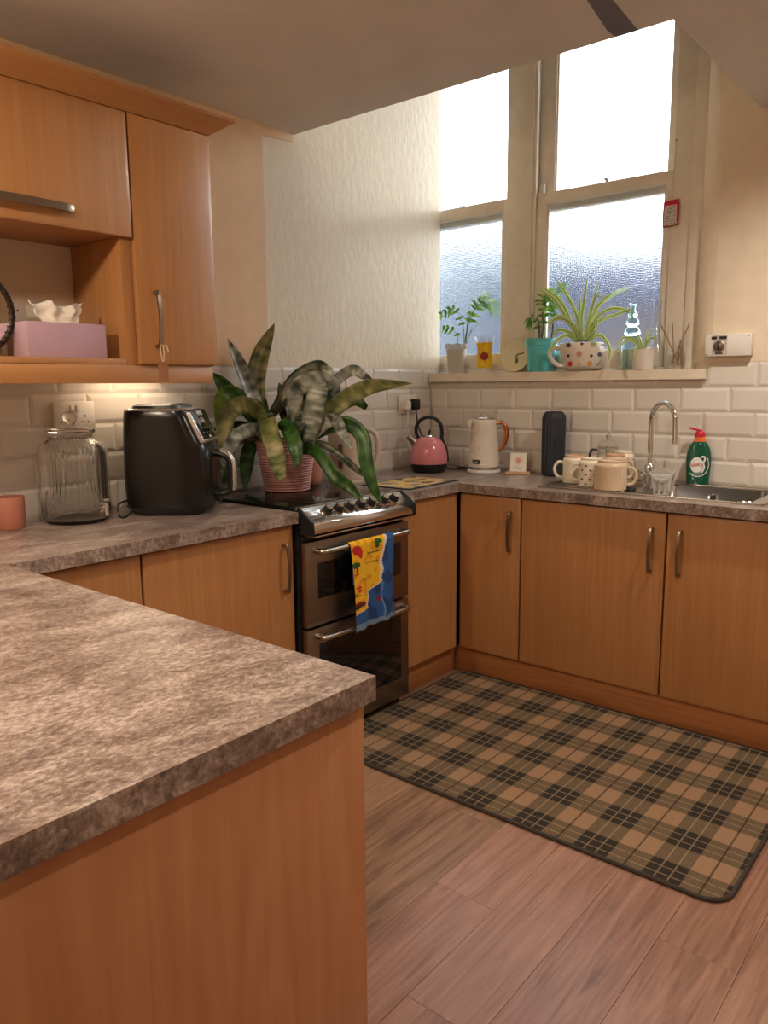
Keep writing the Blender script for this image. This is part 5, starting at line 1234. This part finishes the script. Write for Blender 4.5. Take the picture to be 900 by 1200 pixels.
for (fx, fy, rad, ci_) in ((-14.5, 404.5, 2.7, 0), (0, 403.5, 1.7, 1), (13, 404, 2.9, 2), (-2.5, 414.5, 3.2, 3), (-14.5, 416, 1.6, 1), (11, 416.5, 1.8, 4), (20.5, 415, 2.6, 0), (-12.5, 425, 2.8, 5), (9.5, 425, 2.8, 6), (-2.3, 425.5, 1.2, 7), (22.5, 404, 2.0, 4)):
    spots.append((fx, fy, rad, cols[ci_]))
def cupcol(co):
    a = math.atan2(co.y, co.x)-aC; r_ = math.hypot(co.x, co.y); zpx = 431-(co.z-b0)/k_*.98
    for rep_ in range(3):
        sx_ = r_*math.sin((a-rep_*2.09+math.pi) % (2*math.pi)-math.pi)/k_; cf = math.cos(a-rep_*2.09)
        if cf < 0: continue
        for (fx, fy, rad, cc) in spots:
            if rep_ and abs(fx) > 16: continue
            if math.hypot((sx_-fx)*1.0, zpx-fy) < rad: return cc
    return srgb(228, 212, 196)
setcol(cup, cupcol)
lft = -RGT.copy(); lft.z = 0; lft.normalize()
put('cup_handle', tube([lft*(23.5*k_)+Vector((0, 0, ht*.86)), lft*(31*k_)+Vector((0, 0, ht*.92)), lft*(37*k_)+Vector((0, 0, ht*.72)), lft*(34*k_)+Vector((0, 0, ht*.42)), lft*(26*k_)+Vector((0, 0, ht*.22)), lft*(19*k_)+Vector((0, 0, ht*.22))], 2.6*k_, 36, 12), 'white_ceramic', t)
put('soil', lathe([(0, b0+ht*.93), (23*k_, b0+ht*.92), (23*k_, b0+ht*.86), (0, b0+ht*.86)], 32), 'soil', t)
dp = dep(p+Vector((0, 0, .2)))
G1, G2 = srgb(128, 164, 62), srgb(240, 242, 190)
def spider(s, k): return G2 if k in (0, 4) else (G1 if k == 2 else tuple((a+2*b_)/3 for a, b_ in zip(G1, G2)))
def sp(pts, w=.0088): leaf([(a, b_, c_) for a, b_, c_ in pts], w, 'leaf_striped', random.uniform(-.3, .3), .5, 16, t, 'leaf', dp, spider, 1, .0006, .7)
for L in ([(680, 400, 0), (682, 370, 0), (689, 322, -.02)], [(681, 400, 0), (676, 372, .01), (664, 345, .03), (650, 327, .03)], [(678, 400, 0), (666, 370, .03), (652, 348, .05), (626, 331, .06)], [(679, 400, .01), (664, 374, .04), (648, 350, .06), (625, 335, .08)],
          [(684, 400, 0), (690, 372, 0), (702, 328, -.02)], [(685, 400, 0), (694, 370, .02), (708, 350, .03), (721, 343, .04)], [(686, 400, .02), (698, 374, .04), (716, 362, .06), (736, 364, .07), (748, 372, .06)], [(685, 400, .02), (700, 378, .05), (724, 368, .07), (742, 362, .08)],
          [(680, 400, .03), (672, 380, .06), (655, 371, .08), (636, 382, .09)], [(678, 400, .03), (668, 378, .07), (650, 374, .09), (640, 392, .1)], [(677, 401, .04), (668, 390, .08), (654, 387, .1), (646, 398, .11)], [(676, 401, .05), (664, 393, .09), (650, 402, .12), (642, 420, .12)],
          [(688, 400, .03), (704, 393, .07), (714, 408, .09), (713, 423, .09)], [(686, 399, .03), (695, 392, .05), (696, 388, .07)], [(687, 400, .02), (698, 380, .06), (699, 376, .07), (698, 398, .08)], [(683, 400, 0), (680, 380, -.01), (679, 340, -.03)],
          [(686, 400, 0), (700, 362, -.02), (720, 344, -.03), (740, 336, -.04)], [(682, 400, .02), (690, 376, .03), (697, 350, .03), (704, 346, .04)]): sp(L)
# tall clear glass bottle (wine-tree shape)
p = spot(739.5, .085); k_ = sz(1, p); zz = lambda y: (432-y)*k_
prof = [(0, 432), (11.8, 432), (12.2, 429), (12, 402), (10.5, 396), (8.6, 393), (9.6, 390), (8.2, 385), (6.2, 383), (7.6, 379), (7, 375), (4.6, 372.5), (5.4, 369), (4.4, 366), (3.0, 364), (2.8, 358.5), (4.2, 357.5), (4.2, 355.5), (2.6, 355.5)]
inn_ = [(1.9, 357), (1.9, 365), (3.4, 367), (3.8, 372), (5.8, 376), (5.4, 383), (7.2, 386), (7.6, 393), (10.6, 402), (10.8, 428), (0, 429)]
tag(put('glass_bottle', lathe([(r_*k_, zz(y_)) for r_, y_ in prof+inn_], 44, None, p), 'glass_aqua', loc=p), 'tiered pale aqua glass bottle behind the small white pot on the sill', 'bottle')
# glass carafe
p = spot(768.5, .082); k_ = sz(1, p); zz = lambda y: (431-y)*k_
tag(put('glass_carafe', lathe([(r_*k_, zz(y_)) for r_, y_ in [(0, 431), (11, 431), (12.3, 428), (12.2, 417), (10.5, 408), (6.4, 401), (5.2, 392), (5.0, 372), (5.3, 357), (6.6, 354), (6.2, 353.2), (4.7, 357), (4.5, 372), (4.6, 392), (5.6, 401), (9.8, 409), (11.5, 418), (11.4, 427), (0, 429)]], 40, None, p), 'glass_clear', loc=p), 'clear glass carafe with a long neck beside the reed diffuser', 'carafe')
# small white pot
p = spot(753.3, .012); k_ = sz(1, p); hh = sz(23.5, p)
t = thing('potted_plant', 'tiny spider plant in a small plain white pot on the sill', 'plant', p)
put('pot', lathe([(0, 0), (11.2*k_, 0), (11.4*k_, .003), (13.8*k_, hh), (12.8*k_, hh), (11*k_, .012), (0, .012)], 36), 'white_ceramic', t)
put('soil', lathe([(0, hh*.93), (12.8*k_, hh*.92), (12.6*k_, hh*.86), (0, hh*.86)], 24), 'soil', t)
dp = dep(p+Vector((0, 0, .14)))
for L in ([(752, 410, 0), (744, 398, .02), (730, 396, .04), (717, 408, .05)], [(752, 410, 0), (742, 400, .02), (730, 402, .03), (720, 417, .04)], [(753, 410, 0), (750, 398, 0), (746, 390, .0)], [(754, 410, 0), (758, 396, 0), (764, 384, -.01)], [(754, 410, 0), (760, 399, .02), (766, 396, .03), (771, 400, .03)], [(751, 410, .02), (746, 408, .05), (745, 415, .06), (748, 426, .06)], [(755, 410, 0), (757, 400, .01), (757, 388, .01)]): sp(L, .006)
# reed diffuser
p = spot(793, .050); k_ = sz(1, p); zz = lambda y: (431-y)*k_
t = thing('reed_diffuser', 'clear glass reed diffuser with thin brown sticks at the end of the sill', 'diffuser', p)
put('glass', lathe([(r_*k_, zz(y_)) for r_, y_ in [(0, 431), (9.5, 431), (10, 429), (9.8, 414), (7, 409), (6.4, 402), (7, 400), (6.2, 400), (5.8, 403), (6.2, 410), (9, 415), (9.2, 428), (0, 429)]], 36), 'glass_clear', t)
for (a, b_, c_, d_, o1, o2) in ((796, 428, 775, 381, .02, .03), (790, 428, 788, 379, -.01, -.02), (787, 427, 808, 379, 0, .02), (793, 428, 801, 400, -.02, -.03), (798, 428, 797, 398, .01, .02)):
    dpp = dep(p+Vector((0, 0, .1))); put('reed', tube([PX(a, b_, dpp-o1*.3), PX(c_, d_, dpp-o2)], .0026, 2, 6), 'stick', t, True)
